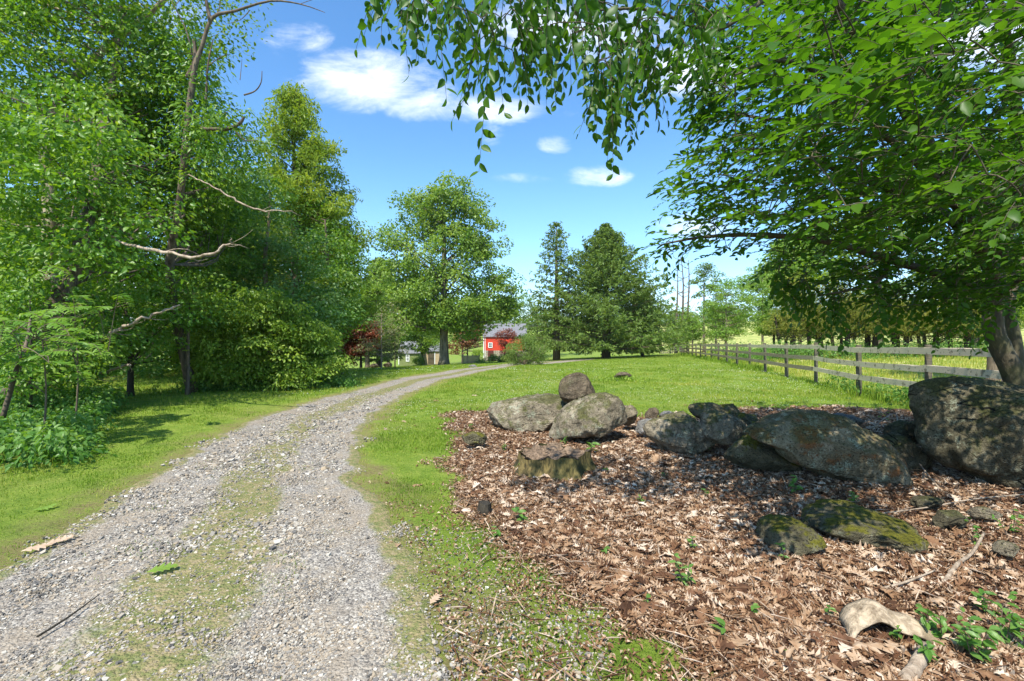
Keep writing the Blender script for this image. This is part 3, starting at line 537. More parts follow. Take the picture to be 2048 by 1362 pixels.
stick('fallen_stick', [gl(1600, 1060, .02), gl(1700, 1053, .13), gl(1760, 1075, .12), gl(1840, 1110, .04)], [.004, .005, .005, .003], 'dead_wood', 'thin twig bent across the top of the broad mossy rock')
stick('fallen_stick', [gl(1755, 1190, .03), gl(1810, 1185, .05), gl(1870, 1160, .05)], [.006, .007, .004], 'dead_wood', 'thin twig between the mossy rock and bark slab')
stick('fallen_stick', [gl(1740, 905, .3), gl(1790, 870, .33), gl(1800, 910, .2), gl(1835, 945, .12), gl(1880, 985, .03), gl(1920, 1005, .03), gl(1915, 1030, .02)], [.006, .01, .009, .008, .008, .006, .004], 'dead_wood', 'long pale root trailing out of the gap beside the huge boulder', n=24)
stick('fallen_stick', [gl(1810, 1380, .03), gl(1838, 1345, .05), gl(1848, 1318, .05)], [.03, .028, .022], 'dead_wood', 'thick broken branch end at the bottom of the leaf bank')
stick('fallen_stick', [gl(1480, 995, .02), gl(1560, 1010, .03), gl(1640, 1012, .02)], [.004, .004, .003], 'dead_wood', 'thin twig in the leaves below the triangular mossy boulder')
stick('fallen_stick', [gl(1120, 1042, .02), gl(1190, 1046, .02), gl(1272, 1038, .03)], [.004, .005, .003], 'dead_wood', 'straight thin twig in the leaves in front of the stump')
stick('fallen_stick', [gl(1560, 955, .06), gl(1575, 985, .03), gl(1590, 1050, .02)], [.003, .006, .004], 'dead_wood', 'dark twig standing out of the leaves near the mossy pair')
stick('fallen_stick', [gl(1690, 1050, .05), gl(1850, 1030, .06), gl(1950, 1012, .06), gl(2060, 1000, .05)], [.004, .006, .006, .005], 'dead_wood', 'long thin vine stem across the leaves in front of the huge boulder')
stick('fallen_stick', [gl(75, 1280, .015), gl(140, 1240, .02), gl(200, 1195, .015)], [.006, .005, .002], 'bark_dark', 'dark dry twig lying on the gravel drive')

# ------------------------------------------------------------------ board fence
fe = empty('board_fence', (FX(9.6), 9.6, 0), 'three rail weathered grey board fence running back along the lawn', 'fence')
pts = []
for k in range(-2, 15):
    y = 9.6+2.95*k; pts.append((float(FX(y)), y))
x, y = pts[-1]
for (xt, yt, n) in ((25.2, 70, 6), (30.6, 92, 8), (34.0, 108, 5)):
    for q in range(1, n+1): pts.append((x+(xt-x)*q/n, y+(yt-y)*q/n))
    x, y = xt, yt
O = np.array([FX(9.6), 9.6, 0.])
def zz(p): return h1(*p)+(.10 if p[1] < 16 else .06)
for k, p in enumerate(pts):
    mb = MB(); z = zz(p); tilt = rng.normal(0, .012, 2); rad = .062+rng.uniform(-.006, .008); top = z+1.27+rng.uniform(-.01, .03)
    tube(mb, [(p[0], p[1], z-.35), (p[0]+tilt[0]*.5, p[1]+tilt[1]*.5, z+.5), (p[0]+tilt[0], p[1]+tilt[1], top)], [rad*1.05, rad, rad*.97], 14, R=0, wob=.02)
    mb.build('post', M['post'], fe, origin=O)
white = {(5, 0), (4, 0), (3, 0), (2, 0), (3, 1), (2, 1), (1, 0), (0, 0), (1, 1), (2, 2), (3, 2), (6, 0)}
for k in range(len(pts)-1):
    a, b_ = np.array(pts[k]), np.array(pts[k+1]); dr = (b_-a)/np.linalg.norm(b_-a); nr = np.array([-dr[1], dr[0]])*-1; nr = nr if nr[0] < 0 else -nr
    if k >= 17: pass
    for rail, zt in enumerate((1.21, .84, .48)):
        h = .135; m_ = 9; t = np.linspace(0, 1, m_); za, zb = zz(pts[k]), zz(pts[k+1])
        sag = -.015*np.sin(math.pi*t)*rng.uniform(-.5, 1)+rng.normal(0, .006)
        c = a[None]+(b_-a)[None]*t[:, None]; zc = za+(zb-za)*t+zt+sag
        V = []
        for off in (.064, .09):
            for dz in (0, -h): V.append(np.c_[c+nr*off, zc+dz+.003*rng.normal(size=m_)])
        V = np.stack([V[0], V[2], V[3], V[1]], 1).reshape(-1, 3)
        mb = MB(); mb.add(V, [ring_faces(m_, 4), np.array([[3, 2, 1, 0], [(m_-1)*4, (m_-1)*4+1, (m_-1)*4+2, (m_-1)*4+3]])], .92 if (k, rail) in white else (.35 if rail == 0 else rng.uniform(.05, .25)))
        mb.build('rail', M['rail'], fe, origin=O)
# ------------------------------------------------------------------ trees
def ell(E, n, shell=.45):
    """n points in a union of ellipsoids, thicker towards the outside"""
    E = np.array(E, float); w = E[:, 3]*E[:, 4]*E[:, 5]; k = rng.choice(len(E), n, p=w**.8/(w**.8).sum())
    d_ = rdir(n); r = rng.uniform(shell**3, 1, n)**(1/3.); return E[k, :3]+d_*r[:, None]*E[k, 3:], d_
def crown_leaves(mb, C, rc, per, size, tmpl, flat=.45, up=.8, droop=.25, sun=(0.1, -.5, .86), R0=.5):
    n = len(C)*per; ci = np.repeat(np.arange(len(C)), per); g_ = rng.normal(size=(n, 3)); g_ /= np.maximum(1, np.linalg.norm(g_, axis=1, keepdims=True)/1.6)
    tone = rng.normal(0, .2, len(C)); rcs = (np.broadcast_to(rc, (len(C),))*rng.uniform(.6, 1.35, len(C)))[ci]
    off = g_*np.array([1, 1, flat])*.6*rcs[:, None]; off[:, 2] -= droop*(off[:, 0]**2+off[:, 1]**2)/rcs
    p = C[ci]+off; N = rng.normal(size=(n, 3))*.55+np.array([0, -.12, up])+off/rcs[:, None]*.4; T = off+rng.normal(size=(n, 3))*.3*rcs[:, None]+[0, 0, -.15]
    tm = tmpl if isinstance(tmpl, list) else [tmpl]; s = size*rng.uniform(.65, 1.25, n); R = np.clip(R0+tone[ci]+rng.normal(0, .16, n), 0, 1)
    for k in range(len(tm)): q = slice(k, None, len(tm)); place(mb, p[q], N[q], T[q], s[q], tm[k], R[q])
def limbs(mb, axis_pts, C, r0, k=5, frac=1., rise=.5):
    A = np.asarray(axis_pts); A = A[int(len(A)*.24):]
    for c in C[rng.random(len(C)) < frac]:
        zt = c[2]-rise*np.hypot(c[0]-A[:, 0].mean(), c[1]-A[:, 1].mean()); i = np.argmin(np.abs(A[:, 2]-zt)+.15*np.linalg.norm(A-c, axis=1)); a = A[i]
        L = np.linalg.norm(c-a); mid = a*.5+c*.5+[0, 0, -.08*L]+rng.normal(0, .06*L, 3)
        rr = r0*np.clip(L/4, .35, 1); tube(mb, spline([a, mid, c], 7), np.linspace(rr, rr*.18, 7), k, cap=False)
def tree(name, base, trunk, E, label, mat='leaf', bark='bark', nc=60, rc=.9, per=90, size=.2, tmpl=RH, r0=.15, lr=.05, shell=.45, flat=.45, frac=.8, group=None, up=.8, cat='tree', R0=.5, droop=.25, k=9, extra=None, rise=.5):
    """base, trunk points and ellipsoids all in world metres"""
    e = empty(name, base, label, cat, group); B = np.array(base)
    tp = spline(trunk, 18); mb = MB(); tube(mb, tp, np.interp(np.linspace(0, 1, 18), [0, .06, .15, 1], [r0*1.5, r0*1.12, r0, r0*.22]), k, wob=.07)
    C, _ = ell(E, nc, shell); limbs(mb, tp, C, lr, 5, frac, rise)
    if extra: extra(mb)
    mb.build('trunk', M[bark], e, origin=B, smooth=True)
    mb = MB(); crown_leaves(mb, C, rc, per, size, tmpl, flat, up, droop, R0=R0); mb.build('crown', M[mat], e, origin=B)
    return e
def gbase(x, y): return (x, y, h1(x, y))
def copy_thing(src, loc, rz, sc, label, group=None):
    r = src.copy(); COL.objects.link(r); r.location = loc; r.rotation_euler = (0, 0, rz); r.scale = sc; r['label'] = label
    if group: r['group'] = group
    for ch in src.children: c = ch.copy(); COL.objects.link(c); c.parent = r
    return r
PX = lambda u, y: (u-1024)/F*y
PZ = lambda v, y: EYE+(681-v)/F*y
def El(u, v, y, ru, rv, ry): return (PX(u, y), y, PZ(v, y), ru/F*y, ry, rv/F*y)
# --- left wood, near
y = 9.0
tree('walnut_tree', gbase(PX(40, y), y), [P(35, 800, y), P(70, 700, y), P(105, 620, y), P(150, 530, 9.4), P(178, 430, 10.2), P(200, 300, 11.3), P(225, 160, 12.2), P(250, 20, 13)],
     [El(120, 60, 12.5, 260, 200, 2.2), El(60, 330, 8.8, 190, 200, 1.3), El(290, 260, 13.5, 160, 170, 1.6), El(400, 350, 15.5, 110, 110, 1.6), El(150, 480, 9.3, 200, 110, 1.2), El(330, 130, 12.5, 80, 110, 1.1), El(200, 250, 10.6, 90, 150, .7), El(240, 400, 10.4, 90, 60, .6), El(330, 500, 16, 150, 90, 1.5)],
     'leaning walnut tree with dark furrowed trunk at the near edge of the wood', 'leaf_near', 'bark', nc=420, rc=.78, per=125, size=.11, tmpl=LF[:2], r0=.2, lr=.035, shell=.1, frac=.25, flat=.24, R0=.5, droop=.35)
y = 13.
tree('sycamore_tree', gbase(PX(95, y), y), [gbase(PX(95, y), y), P(98, 560, y), P(100, 400, y), P(92, 300, y), P(130, 180, y), P(215, 95, y), P(330, 0, y), P(420, -110, y)],
     [El(200, -40, 13, 300, 170, 3), El(420, 330, 14, 110, 170, 1.5), El(40, 150, 14, 200, 300, 2), El(380, 190, 13.6, 60, 150, 1.3), El(250, 420, 14.5, 230, 180, 1.6)],
     'sycamore with pale flaking trunk and limbs among the leaves', 'leaf', 'bark_pale', nc=240, rc=1.0, per=130, size=.13, tmpl=RH, r0=.19, lr=.05, shell=.1, frac=.2)
y = 11.6
tree('ash_tree', gbase(PX(330, y), y+1), [gbase(PX(330, y), y+1), P(340, 560, y+.6), P(360, 400, y), P(385, 160, y), P(405, 90, y), P(420, 35, y)],
     [El(430, 200, 12, 55, 80, .8), El(455, 320, 12, 60, 90, .9), El(400, 420, 16, 110, 90, 1.3), El(380, 110, 12, 40, 60, .6), El(385, 260, 11.2, 45, 110, .35), El(392, 130, 11.2, 36, 75, .35)],
     'ash tree with drooping compound leaves and a bare dead top', 'leaf_near', 'bark', nc=75, rc=.7, per=95, size=.13, tmpl=LONG, r0=.11, lr=.035, shell=.1, frac=.5, droop=.5, R0=.55,
     extra=lambda mb: [tube(mb, spline([P(*p) for p in q], 16), np.linspace(r1, r2, 16), 6, cap=False) for q, r1, r2 in [
         ([(405, 90, 11.6), (425, 35, 11.6), (470, 22, 11.6), (540, 2, 11.6), (600, 8, 11.6), (650, 25, 11.6)], .05, .006), ([(420, 40, 11.6), (412, 0, 11.6), (400, -50, 11.6)], .05, .02),
         ([(385, 110, 11.6), (372, 60, 11.6), (350, 15, 11.6), (330, -20, 11.6)], .02, .005), ([(375, 155, 11.6), (390, 120, 11.6), (388, 80, 11.6)], .06, .04), ([(500, 20, 11.6), (480, 40, 11.6), (452, 48, 11.6)], .012, .003),
         ([(400, 258, 11.6), (450, 258, 11.6), (478, 248, 11.6), (488, 234, 11.6)], .055, .03), ([(470, 262, 11.6), (490, 280, 11.6), (515, 280, 11.6)], .02, .006), ([(488, 190, 11.6), (510, 182, 11.6), (522, 165, 11.6), (524, 142, 11.6)], .022, .008),
         ([(412, 200, 11.6), (416, 130, 11.6), (426, 80, 11.6)], .03, .01), ([(480, 160, 11.6), (482, 140, 11.6), (484, 118, 11.6)], .01, .004), ([(418, 130, 11.6), (440, 115, 11.6), (456, 108, 11.6)], .015, .005), ([(600, 8, 11.6), (630, -2, 11.6), (660, -6, 11.6)], .008, .003),
         ([(560, 2, 11.6), (575, -8, 11.6), (600, -20, 11.6)], .01, .004), ([(430, 36, 11.6), (440, 10, 11.6), (436, -20, 11.6)], .014, .006)]])
# dead branches showing pale against the leaves
def deadb(pts, r, label):
    p = spline([P(*q) for q in pts], 26); p[1:-1] += rng.normal(0, .018, (24, 3)); rr = np.interp(np.linspace(0, 1, 26), np.linspace(0, 1, len(r)), np.array(r)*.72); mb = MB(); tube(mb, p, rr, 7, wob=.2)
    for k in range(6):
        i = rng.integers(6, 25); L = rng.uniform(.12, .5); d_ = nrm(p[min(i+1, 25)]-p[i-1]+rng.normal(0, .06, 3)+nrm(rng.normal(size=3))*.12); q = p[i]+d_*L; tube(mb, spline([p[i], (p[i]+q)/2+rng.normal(0, .03, 3), q], 6), np.linspace(rr[i]*.45, .002, 6), 4, wob=.1)
    tag(mb.build('dead_branch', M['dead_wood'], origin=p[0], smooth=True), label, 'branch')
deadb([(230, 480, 9.2), (300, 498, 8.7), (370, 512, 8.5), (420, 508, 8.4), (455, 490, 8.4), (462, 476, 8.4)], [.03, .045, .04, .035, .025, .01], 'pale bare dead branch curving up at its tip, among the leaves')
deadb([(185, 692, 9.5), (230, 665, 9.3), (290, 635, 9.2), (360, 610, 9.6)], [.04, .05, .035, .02], 'long pale dead limb slanting up beneath the canopy')
deadb([(150, 762, 9.8), (200, 748, 9.8), (262, 729, 9.6)], [.03, .045, .03], 'short broken dead limb low over the undergrowth')
deadb([(375, 350, 10.4), (420, 370, 10.2), (470, 400, 10.2), (520, 420, 10.2), (585, 422, 10.2)], [.012, .022, .028, .025, .008], 'thin pale dead branch high among the leaves')
stick('leaning_sapling', [P(4, 838, 6.6), P(20, 785, 6.65), P(34, 735, 6.6), P(52, 690, 6.7), P(60, 640, 6.9)], [.034, .03, .024, .014], 'bark', 'slim leaning mossy sapling trunk, rising from the undergrowth', 'sapling', 8)
y = 24.
def redwood():
    e = empty('dawn_redwood', gbase(PX(590, y), y), 'tall narrow conical dawn redwood rising above the wood edge', 'tree'); B = np.array(gbase(PX(590, y), y)); mb = MB(); mf = MB(); top = PZ(176, y)
    tube(mb, [B, B+[0, 0, 5], B+[0, 0, 10], [B[0]-.25, B[1], top]], [.3, .2, .12, .02], 8); C = []
    for z in np.arange(2.2, top-.1, .11):
        f = (top-z)/(top-2.2); L = 4.6*f**.75*rng.uniform(.7, 1.15)+.15; a = rng.uniform(0, 6.3); n = max(2, int(L/.42)); tip = B+[L*math.cos(a), L*math.sin(a), z-B[2]+.22*L]; tip[2] = z+.28*L
        root = np.array([B[0], B[1], z]); p = spline([root, root*.5+tip*.5+[0, 0, .05*L], tip], 6); tube(mb, p, np.linspace(.035, .008, 6), 4, cap=False)
        for t in np.linspace(.3, 1, n+1): C.append(root+(tip-root)*t)
    C = np.array(C); mb.build('trunk', M['bark'], e, origin=B, smooth=True); C[:, 2] = np.minimum(C[:, 2], top)
    crown_leaves(mf, C, .42, 60, .22, (RH[0]*[.6, 1, 1], RH[1]), flat=.9, up=.5, droop=.9, R0=.5); mf.build('crown', M['leaf_redwood'], e, origin=B)
redwood()
y = 18.
tree('maple_tree', gbase(PX(535, y), y), [gbase(PX(535, y), y), P(533, 600, y), P(530, 520, y), P(538, 440, y), P(540, 380, y)], [El(480, 470, 18, 100, 100, 1.7), El(610, 560, 18, 85, 110, 1.6), El(560, 620, 17, 130, 60, 1.2), El(460, 600, 18, 110, 80, 1.3), El(520, 400, 18.5, 50, 60, 1)],
     'young maple with silvery leaf undersides beside the dawn redwood', 'leaf_white', 'bark_pale', nc=210, rc=.8, per=100, size=.15, r0=.11, lr=.03, shell=.1, frac=.25, R0=.48)
y = 22.
tree('locust_tree', gbase(PX(650, y), y), [gbase(PX(650, y), y), P(650, 620, y), P(655, 520, y), P(650, 440, y)], [El(660, 520, 22, 50, 80, 1.3), El(640, 640, 22, 70, 70, 1.6), El(690, 470, 23, 25, 40, .7), El(610, 440, 23, 70, 60, 1.1), El(680, 560, 22, 30, 60, .9)],
     'feathery green tree at the end of the wood, beside the lawn', 'leaf_near', 'bark', nc=120, rc=.75, per=95, size=.17, tmpl=(RH[0]*[.7, 1, 1], RH[1]), r0=.14, lr=.04, shell=.1, frac=.3, droop=.7)
# understorey
y = 12.
tree('understorey_tree', gbase(PX(260, y), y), [gbase(PX(260, y), y), P(262, 700, y), P(255, 640, y), P(240, 560, y)], [El(240, 620, 11.5, 170, 60, 1.2), El(330, 580, 16, 120, 60, 1.4), El(120, 680, 10, 130, 60, .8), El(40, 560, 10, 90, 90, 1), El(240, 690, 11.5, 90, 40, .8)],
     'low spreading tree filling the dark gap below the walnut', 'leaf_near', 'bark_dark', nc=150, rc=.6, per=90, size=.10, tmpl=LF[:1], r0=.07, lr=.025, shell=.1, frac=.3, flat=.3, R0=.45)
y = 12.2
tree('sapling', gbase(PX(375, 12.0), 12.), [gbase(PX(375, 12.), 12.), P(376, 700, 12.), P(377, 640, 12.), P(382, 590, 12)], [El(390, 590, 12.3, 80, 50, .9), El(330, 625, 12.6, 60, 35, .6)],
     'slim sapling with a straight dark stem in front of the wide bush', 'leaf', 'bark', nc=40, rc=.55, per=90, size=.09, r0=.045, lr=.02, shell=.1, flat=.3, group=None)
def bush_extra(mb):
    for k in range(34):
        a = rng.uniform(0, 1); x = PX(395+280*a, 13.2+2.*a); y = 13.2+2.*a+rng.uniform(-.4, .6); b0 = np.array([x, y, h1(x, y)-.05]); L = rng.uniform(.7, 1.5)
        tube(mb, spline([b0, b0+[rng.normal(0, .25), rng.normal(0, .2), L*.5], b0+[rng.normal(0, .55), rng.normal(-.1, .35), L]], 7), np.linspace(.03, .01, 7), 5, cap=False)
bE = [El(440, 690, 13.3, 75, 75, 1.1), El(500, 655, 13.8, 100, 85, 1.4), El(560, 680, 14.2, 95, 90, 1.5), El(620, 700, 14.8, 65, 65, 1.2), El(655, 730, 15.2, 32, 48, .8), El(470, 725, 13.2, 60, 40, .8), El(560, 740, 14., 90, 30, 1.)]+[El(430+26*k+float(rng.uniform(-12, 12)), 640+.011*(26*k-110)**2*.5+float(rng.uniform(-26, 8)), 13.4+.19*k, float(rng.uniform(14, 30)), float(rng.uniform(12, 26)), .35) for k in range(10)]
tree('wide_bush', gbase(PX(520, 13.8), 13.8), [gbase(PX(500, 13.8), 13.8), P(505, 740, 13.8), P(515, 690, 13.8)], bE, 'wide spreading bush with layered leaves and bare dark stems beside the drive', 'leaf_bush', 'bark_dark', nc=360, rc=.46, per=120, size=.095, tmpl=LF[:1], r0=.05, lr=.02, shell=.4, flat=.28, frac=.15, cat='bush', extra=bush_extra, R0=.5, droop=.5)
# compound fronds close by
def fronds(label, centre, n, spread, seed):
    e = empty('sumac_shrub', (centre[0], centre[1], 0), label, 'shrub'); O_ = np.array([centre[0], centre[1], 0.]); mb = MB(); ms = MB(); base_ = O_+[0, 0, h1(centre[0], centre[1])]; nd = [base_, (base_+np.array(centre))/2+[.05, 0, 0], np.array(centre)]; tube(ms, spline(nd, 8), np.linspace(.016, .007, 8), 5, cap=False)
    for k in range(n):
        a = np.array(centre)+rng.normal(0, 1, 3)*spread; q_ = min(nd[1:], key=lambda w: np.linalg.norm(w-a)); tube(ms, spline([q_, (q_+a)/2+[0, 0, .03], a], 5), np.linspace(.006, .004, 5), 4, cap=False); nd.append(a); th = rng.uniform(0, 6.28); L = rng.uniform(.3, .5); hd = np.array([math.cos(th), math.sin(th)-.4, 0]); hd /= np.linalg.norm(hd)
        t = np.linspace(0, 1, 11); p = a+hd*L*t[:, None]+np.array([0, 0, 1])*(.12*t-.32*t*t)[:, None]*L*1.6; tube(ms, p, np.linspace(.004, .0015, 11), 4, cap=False); sd = np.cross(hd, [0, 0, 1])
        for s_ in (-1, 1):
            C = p[1:]; T = np.tile(sd*s_*1.+hd*.35+[0, 0, -.25], (10, 1)); N = np.tile(np.array([0, -.25, 1.]), (10, 1))+rng.normal(0, .15, (10, 3)); place(mb, C, N, T, np.interp(t[1:], [0, .4, 1], [.10, .13, .08])*rng.uniform(.9, 1.1), LONG, np.clip(rng.normal(.55, .12), 0, 1))
        pass
    ms.build('stem', M['bark'], e, origin=O_); mb.build('foliage', M['leaf_near'], e, origin=O_)
fronds('sumac shrub with long drooping compound leaves at the edge of the wood', P(85, 680, 6.3), 46, (.38, .3, .22), 1)
tree('vine_thicket', gbase(PX(60, 8), 8), [gbase(PX(60, 8), 8), P(62, 700, 8), P(60, 600, 8)], [El(30, 720, 7.8, 80, 60, .6), El(110, 740, 8.6, 70, 45, .6), El(170, 700, 9.5, 80, 50, .7), El(20, 600, 8.3, 90, 80, .7), El(150, 790, 9, 60, 30, .5)], 'tangle of vines and leaves climbing at the foot of the walnut', 'leaf_near', 'bark_dark', nc=95, rc=.42, per=75, size=.08, tmpl=LF[:2], r0=.03, lr=.012, shell=.1, flat=.6, cat='vines', frac=.3)
fronds('second clump of compound leaves below the walnut trunk, beside the slim leaning sapling', P(150, 640, 7.6), 30, (.3, .3, .3), 2)
# far wood behind
src = None
spec = [(-19, 20, 'behind the walnut'), (-24, 26, 'behind the sycamore'), (-16, 27, 'behind the ash'), (-29, 21, 'beyond the leaning walnut'), (-20, 34, 'beyond the dawn redwood'), (-12.5, 30, 'past the young maple'), (-33, 30, 'deep in the wood'), (-26, 38, 'far in the wood'), (-16, 40, 'far behind the redwood'), (-38, 24, 'at the outer side of the wood'), (-42, 40, 'farthest back in the wood')]
for k, (x, y, w_) in enumerate(spec):
    if src is None:
        b0 = gbase(x, y); src = tree('forest_tree', b0, [b0, (x, y, 3), (x+.3, y, 7), (x, y, 11)], [(x, y, 8.5, 3.2, 3.2, 3.8), (x, y, 4.5, 3.4, 3.4, 2.2), (x+1, y, 11, 1.8, 1.8, 1.6)], 'dense green forest tree '+w_, 'leaf', 'bark_dark', nc=190, rc=1.15, per=95, size=.24, r0=.2, lr=.06, shell=.4, group='trees of the wood behind', frac=.4)
    else: s_ = rng.uniform(.8, 1.05); copy_thing(src, gbase(x, y), rng.uniform(0, 6.3), (s_, s_, s_*rng.uniform(.85, 1.05)), 'dense green forest tree '+w_)
# wall of low growth in the back of the wood
mb = MB(); C = np.stack([rng.uniform(-26, -9.5, 420), rng.uniform(17, 24, 420), 0*np.arange(420.)], 1); C = C[(C[:, 0] < -.55*C[:, 1]-1)]; C[:, 2] = rng.uniform(.1, 2.2, len(C))
crown_leaves(mb, C, .9, 90, .16, RH, flat=.6); tag(mb.build('undergrowth', M['undergrowth']), 'tangled green undergrowth across the floor of the wood', 'undergrowth', kind='stuff')
# undergrowth lower left
mb = MB(); xx = rng.uniform(-10.5, -4.9, 1500); yy_ = rng.uniform(5.0, 12.5, 1500); u_ = 1024+F*xx/yy_; vb = 681+F*1.4/yy_
ok = (u_ < 235-(vb-780)*.6+20*n2(xx, yy_, .8, 2, 3)) & (u_ > -120); xx, yy_ = xx[ok], yy_[ok]; C = np.stack([xx, yy_, H(xx, yy_)+rng.uniform(.05, .32, len(xx))*np.clip(1.1+.8*n2(xx, yy_, 1, 2, 4), .3, 2)], 1)
crown_leaves(mb, C, .27, 42, .07, LF[:2], flat=.45, droop=.3, R0=.55)
bu = rng.uniform(0, 1, 260); xb = PX(385+320*bu, 12.9+2.1*bu)+rng.normal(0, .12, 260); yb = 12.7+2.1*bu+rng.normal(0, .22, 260); C = np.stack([xb, yb, H(xb, yb)+rng.uniform(.02, .22, 260)], 1)
crown_leaves(mb, C, .2, 40, .07, LF[:1], flat=.8, R0=.6, up=.4)
tag(mb.build('ground_cover', M['undergrowth']), 'leafy ground cover spilling from the wood onto the grass', 'ground cover', kind='stuff')

# --- middle distance
def px_tree(name, u, vb, y, E, label, **kw):
    b0 = np.array([PX(u, y), y, PZ(vb, y)]); b0[2] = min(b0[2], h1(b0[0], y)+.02) if abs(b0[2]-h1(b0[0], y)) < .6 else h1(b0[0], y)
    ztop = max(q[2] for q in E); lean = kw.pop('lean', 0)
    return tree(name, tuple(b0), [b0-[0, 0, .1], b0+[lean*.3, 0, (ztop-b0[2])*.35], b0+[lean*.7, 0, (ztop-b0[2])*.7], [b0[0]+lean, y, ztop]], E, label, **kw)
y = 55.
px_tree('silver_maple', 888, 730, y, [El(895, 400, y, 62, 48, 3.6), El(850, 430, y, 55, 60, 3.4), El(800, 475, y, 42, 32, 2.6), El(830, 400, y, 40, 36, 2.4), El(935, 440, y, 60, 60, 3.6), El(985, 500, y, 40, 38, 2.6), El(880, 510, y, 105, 70, 5), El(1000, 570, y, 42, 40, 2.6), El(900, 590, y, 120, 60, 5.5), El(830, 620, y, 75, 50, 4), El(950, 615, y, 70, 28, 4), El(880, 635, y, 75, 30, 4), El(800, 545, y, 50, 40, 3), El(1015, 615, y, 28, 22, 2), El(925, 655, y, 40, 20, 3), El(985, 615, y, 50, 24, 3), El(990, 640, y, 34, 15, 2), El(790, 500, y, 30, 28, 2)],
        'tall spreading silver maple with a thick double trunk beside the drive', mat='leaf_silver', bark='bark_grey2', nc=560, rc=1.15, per=92, size=.36, r0=.5, lr=.13, shell=.12, flat=.75, frac=.22, k=12, R0=.5, up=.6, rise=.75)
def conifer(name, u, vb, vt, y, half, label, droop, mat='needle', step=.42, gap0=1.6, open_=0., w=.32, group=None, rad=.32, prof=.85, bark='bark', narrow_top=1., cat='tree', irr=0.):
    b0 = np.array(gbase(PX(u, y), y)); top = PZ(vt, y); Hh = top-b0[2]; W_ = half/F*y; e = empty(name, tuple(b0), label, cat, group); mb = MB(); mf = MB()
    tube(mb, [b0-[0, 0, .2], b0+[0, 0, Hh*.3], b0+[0, 0, Hh*.7], b0+[0, 0, Hh]], [rad*1.25, rad*.85, rad*.4, .03], 10, wob=.05); z = gap0; Cs = []; Ts = []; Ns = []; Ss = []
    while z < Hh-.15:
        f = 1-z/Hh; L0 = W_*(f**prof)*narrow_top+.15; nb = 5 if f > .12 else 4; a0 = rng.uniform(0, 6.3)
        for q in range(nb+(4 if open_ < .3 else 0)):
            a = a0+q*6.283/nb+rng.normal(0, .2); L = L0*rng.uniform(.72-irr, 1.12+irr*.4); dr = np.array([math.cos(a), math.sin(a), 0]); rise_ = (.55*(1-f)+(-.06 if droop > .5 else .1)*f)
            t = np.linspace(0, 1, 8); p = b0+[0, 0, z+rng.normal(0, .1)]+dr*L*t[:, None]+np.array([0, 0, 1])*(L*(rise_*t-droop*.42*t*t*(f**.5)+.14*t**3))[:, None]
            tube(mb, p, np.linspace(.05*f+.02, .008, 8), 4, cap=False); n = int(L/(.085+.02*open_)*(1-.25*open_))+5; tt = rng.uniform(.10+.18*open_, 1.03, n)**.8; pc = np.stack([np.interp(tt, t, p[:, k_]) for k_ in range(3)], 1)
            sd = np.array([-dr[1], dr[0], 0]); s_ = rng.choice([-1, 1], n); wd = .28*L*(1-.6*tt)*rng.uniform(0, 1, n)*(1-.45*open_)
            pc = pc+sd*(s_*wd)[:, None]+dr*(wd*.4)[:, None]; pc[:, 2] -= wd*.25+rng.uniform(0, .12, n)
            Cs.append(pc); Ts.append(dr*.5+sd*(s_*.7)[:, None]+np.array([0, 0, -1.])*rng.uniform(.1, .5+droop*1.3, n)[:, None]); Ns.append(np.tile([0, 0, 1.], (n, 1))+rng.normal(0, .6, (n, 3))); Ss.append(w*rng.uniform(.6, 1.5, n))
        z += step*(.5+.8*f)*rng.uniform(.8, 1.2)
    C = np.concatenate(Cs); R = np.clip(rng.normal(.5, .2, len(C)), 0, 1); T = np.concatenate(Ts); N = np.concatenate(Ns); s = np.concatenate(Ss)
    for k_ in range(2 if open_ < .3 else 1): place(mf, C+rng.normal(0, .10, C.shape), N+rng.normal(0, .4, N.shape), T+rng.normal(0, .3, T.shape), s, (RH[0]*[.62, 1, 1], RH[1]), R)
    mb.build('trunk', M[bark], e, origin=b0, smooth=True); mf.build('crown', M[mat], e, origin=b0); return e
conifer('spruce_tree', 1113, 718, 443, 58, 88, 'tall open spruce with drooping tiers and a bare lower trunk', .6, open_=.31, step=.62, gap0=2.6, w=.42, rad=.42, prof=.7, bark='bark', irr=.08)
conifer('hemlock_tree', 1212, 716, 450, 56, 185, 'broad dense conifer sweeping down to the lawn beside the spruce', .35, open_=0., step=.40, gap0=.9, w=.38, rad=.45, prof=.98, irr=.0)
conifer('hemlock_tree', 1285, 712, 575, 60, 44, 'small dense conifer against the side of the broad one', .2, step=.36, gap0=.6, w=.34, rad=.2, prof=.6)
conifer('spruce_tree', 757, 726, 517, 70, 60, 'dark narrow spruce behind the pale lean tree', .4, step=.5, gap0=1.2, w=.42, rad=.3, prof=.6)
px_tree('broadleaf_tree', 1075, 718, 125, [El(1060, 620, 125, 50, 34, 5), El(1095, 670, 120, 36, 36, 5), El(1130, 640, 125, 50, 45, 5)], 'green round tree between the barn and the open spruce', nc=110, rc=1.3, per=80, size=.36, r0=.25, lr=.07, shell=.3)
y = 66.
px_tree('broadleaf_tree', 735, 728, y, [El(735, 600, y, 38, 40, 4), El(760, 640, y, 45, 50, 4.), El(715, 650, y, 26, 40, 3), El(790, 590, y, 38, 40, 4)], 'yellow green tree behind the dark red maple', nc=190, rc=1.2, per=80, size=.36, r0=.3, lr=.07, shell=.25)
px_tree('broadleaf_tree', 838, 728, 98, [El(835, 655, 98, 55, 36, 5), El(870, 680, 98, 45, 20, 4)], 'green tree overhanging the roof of the green shed', nc=120, rc=1.3, per=80, size=.38, r0=.25, lr=.07, shell=.3)
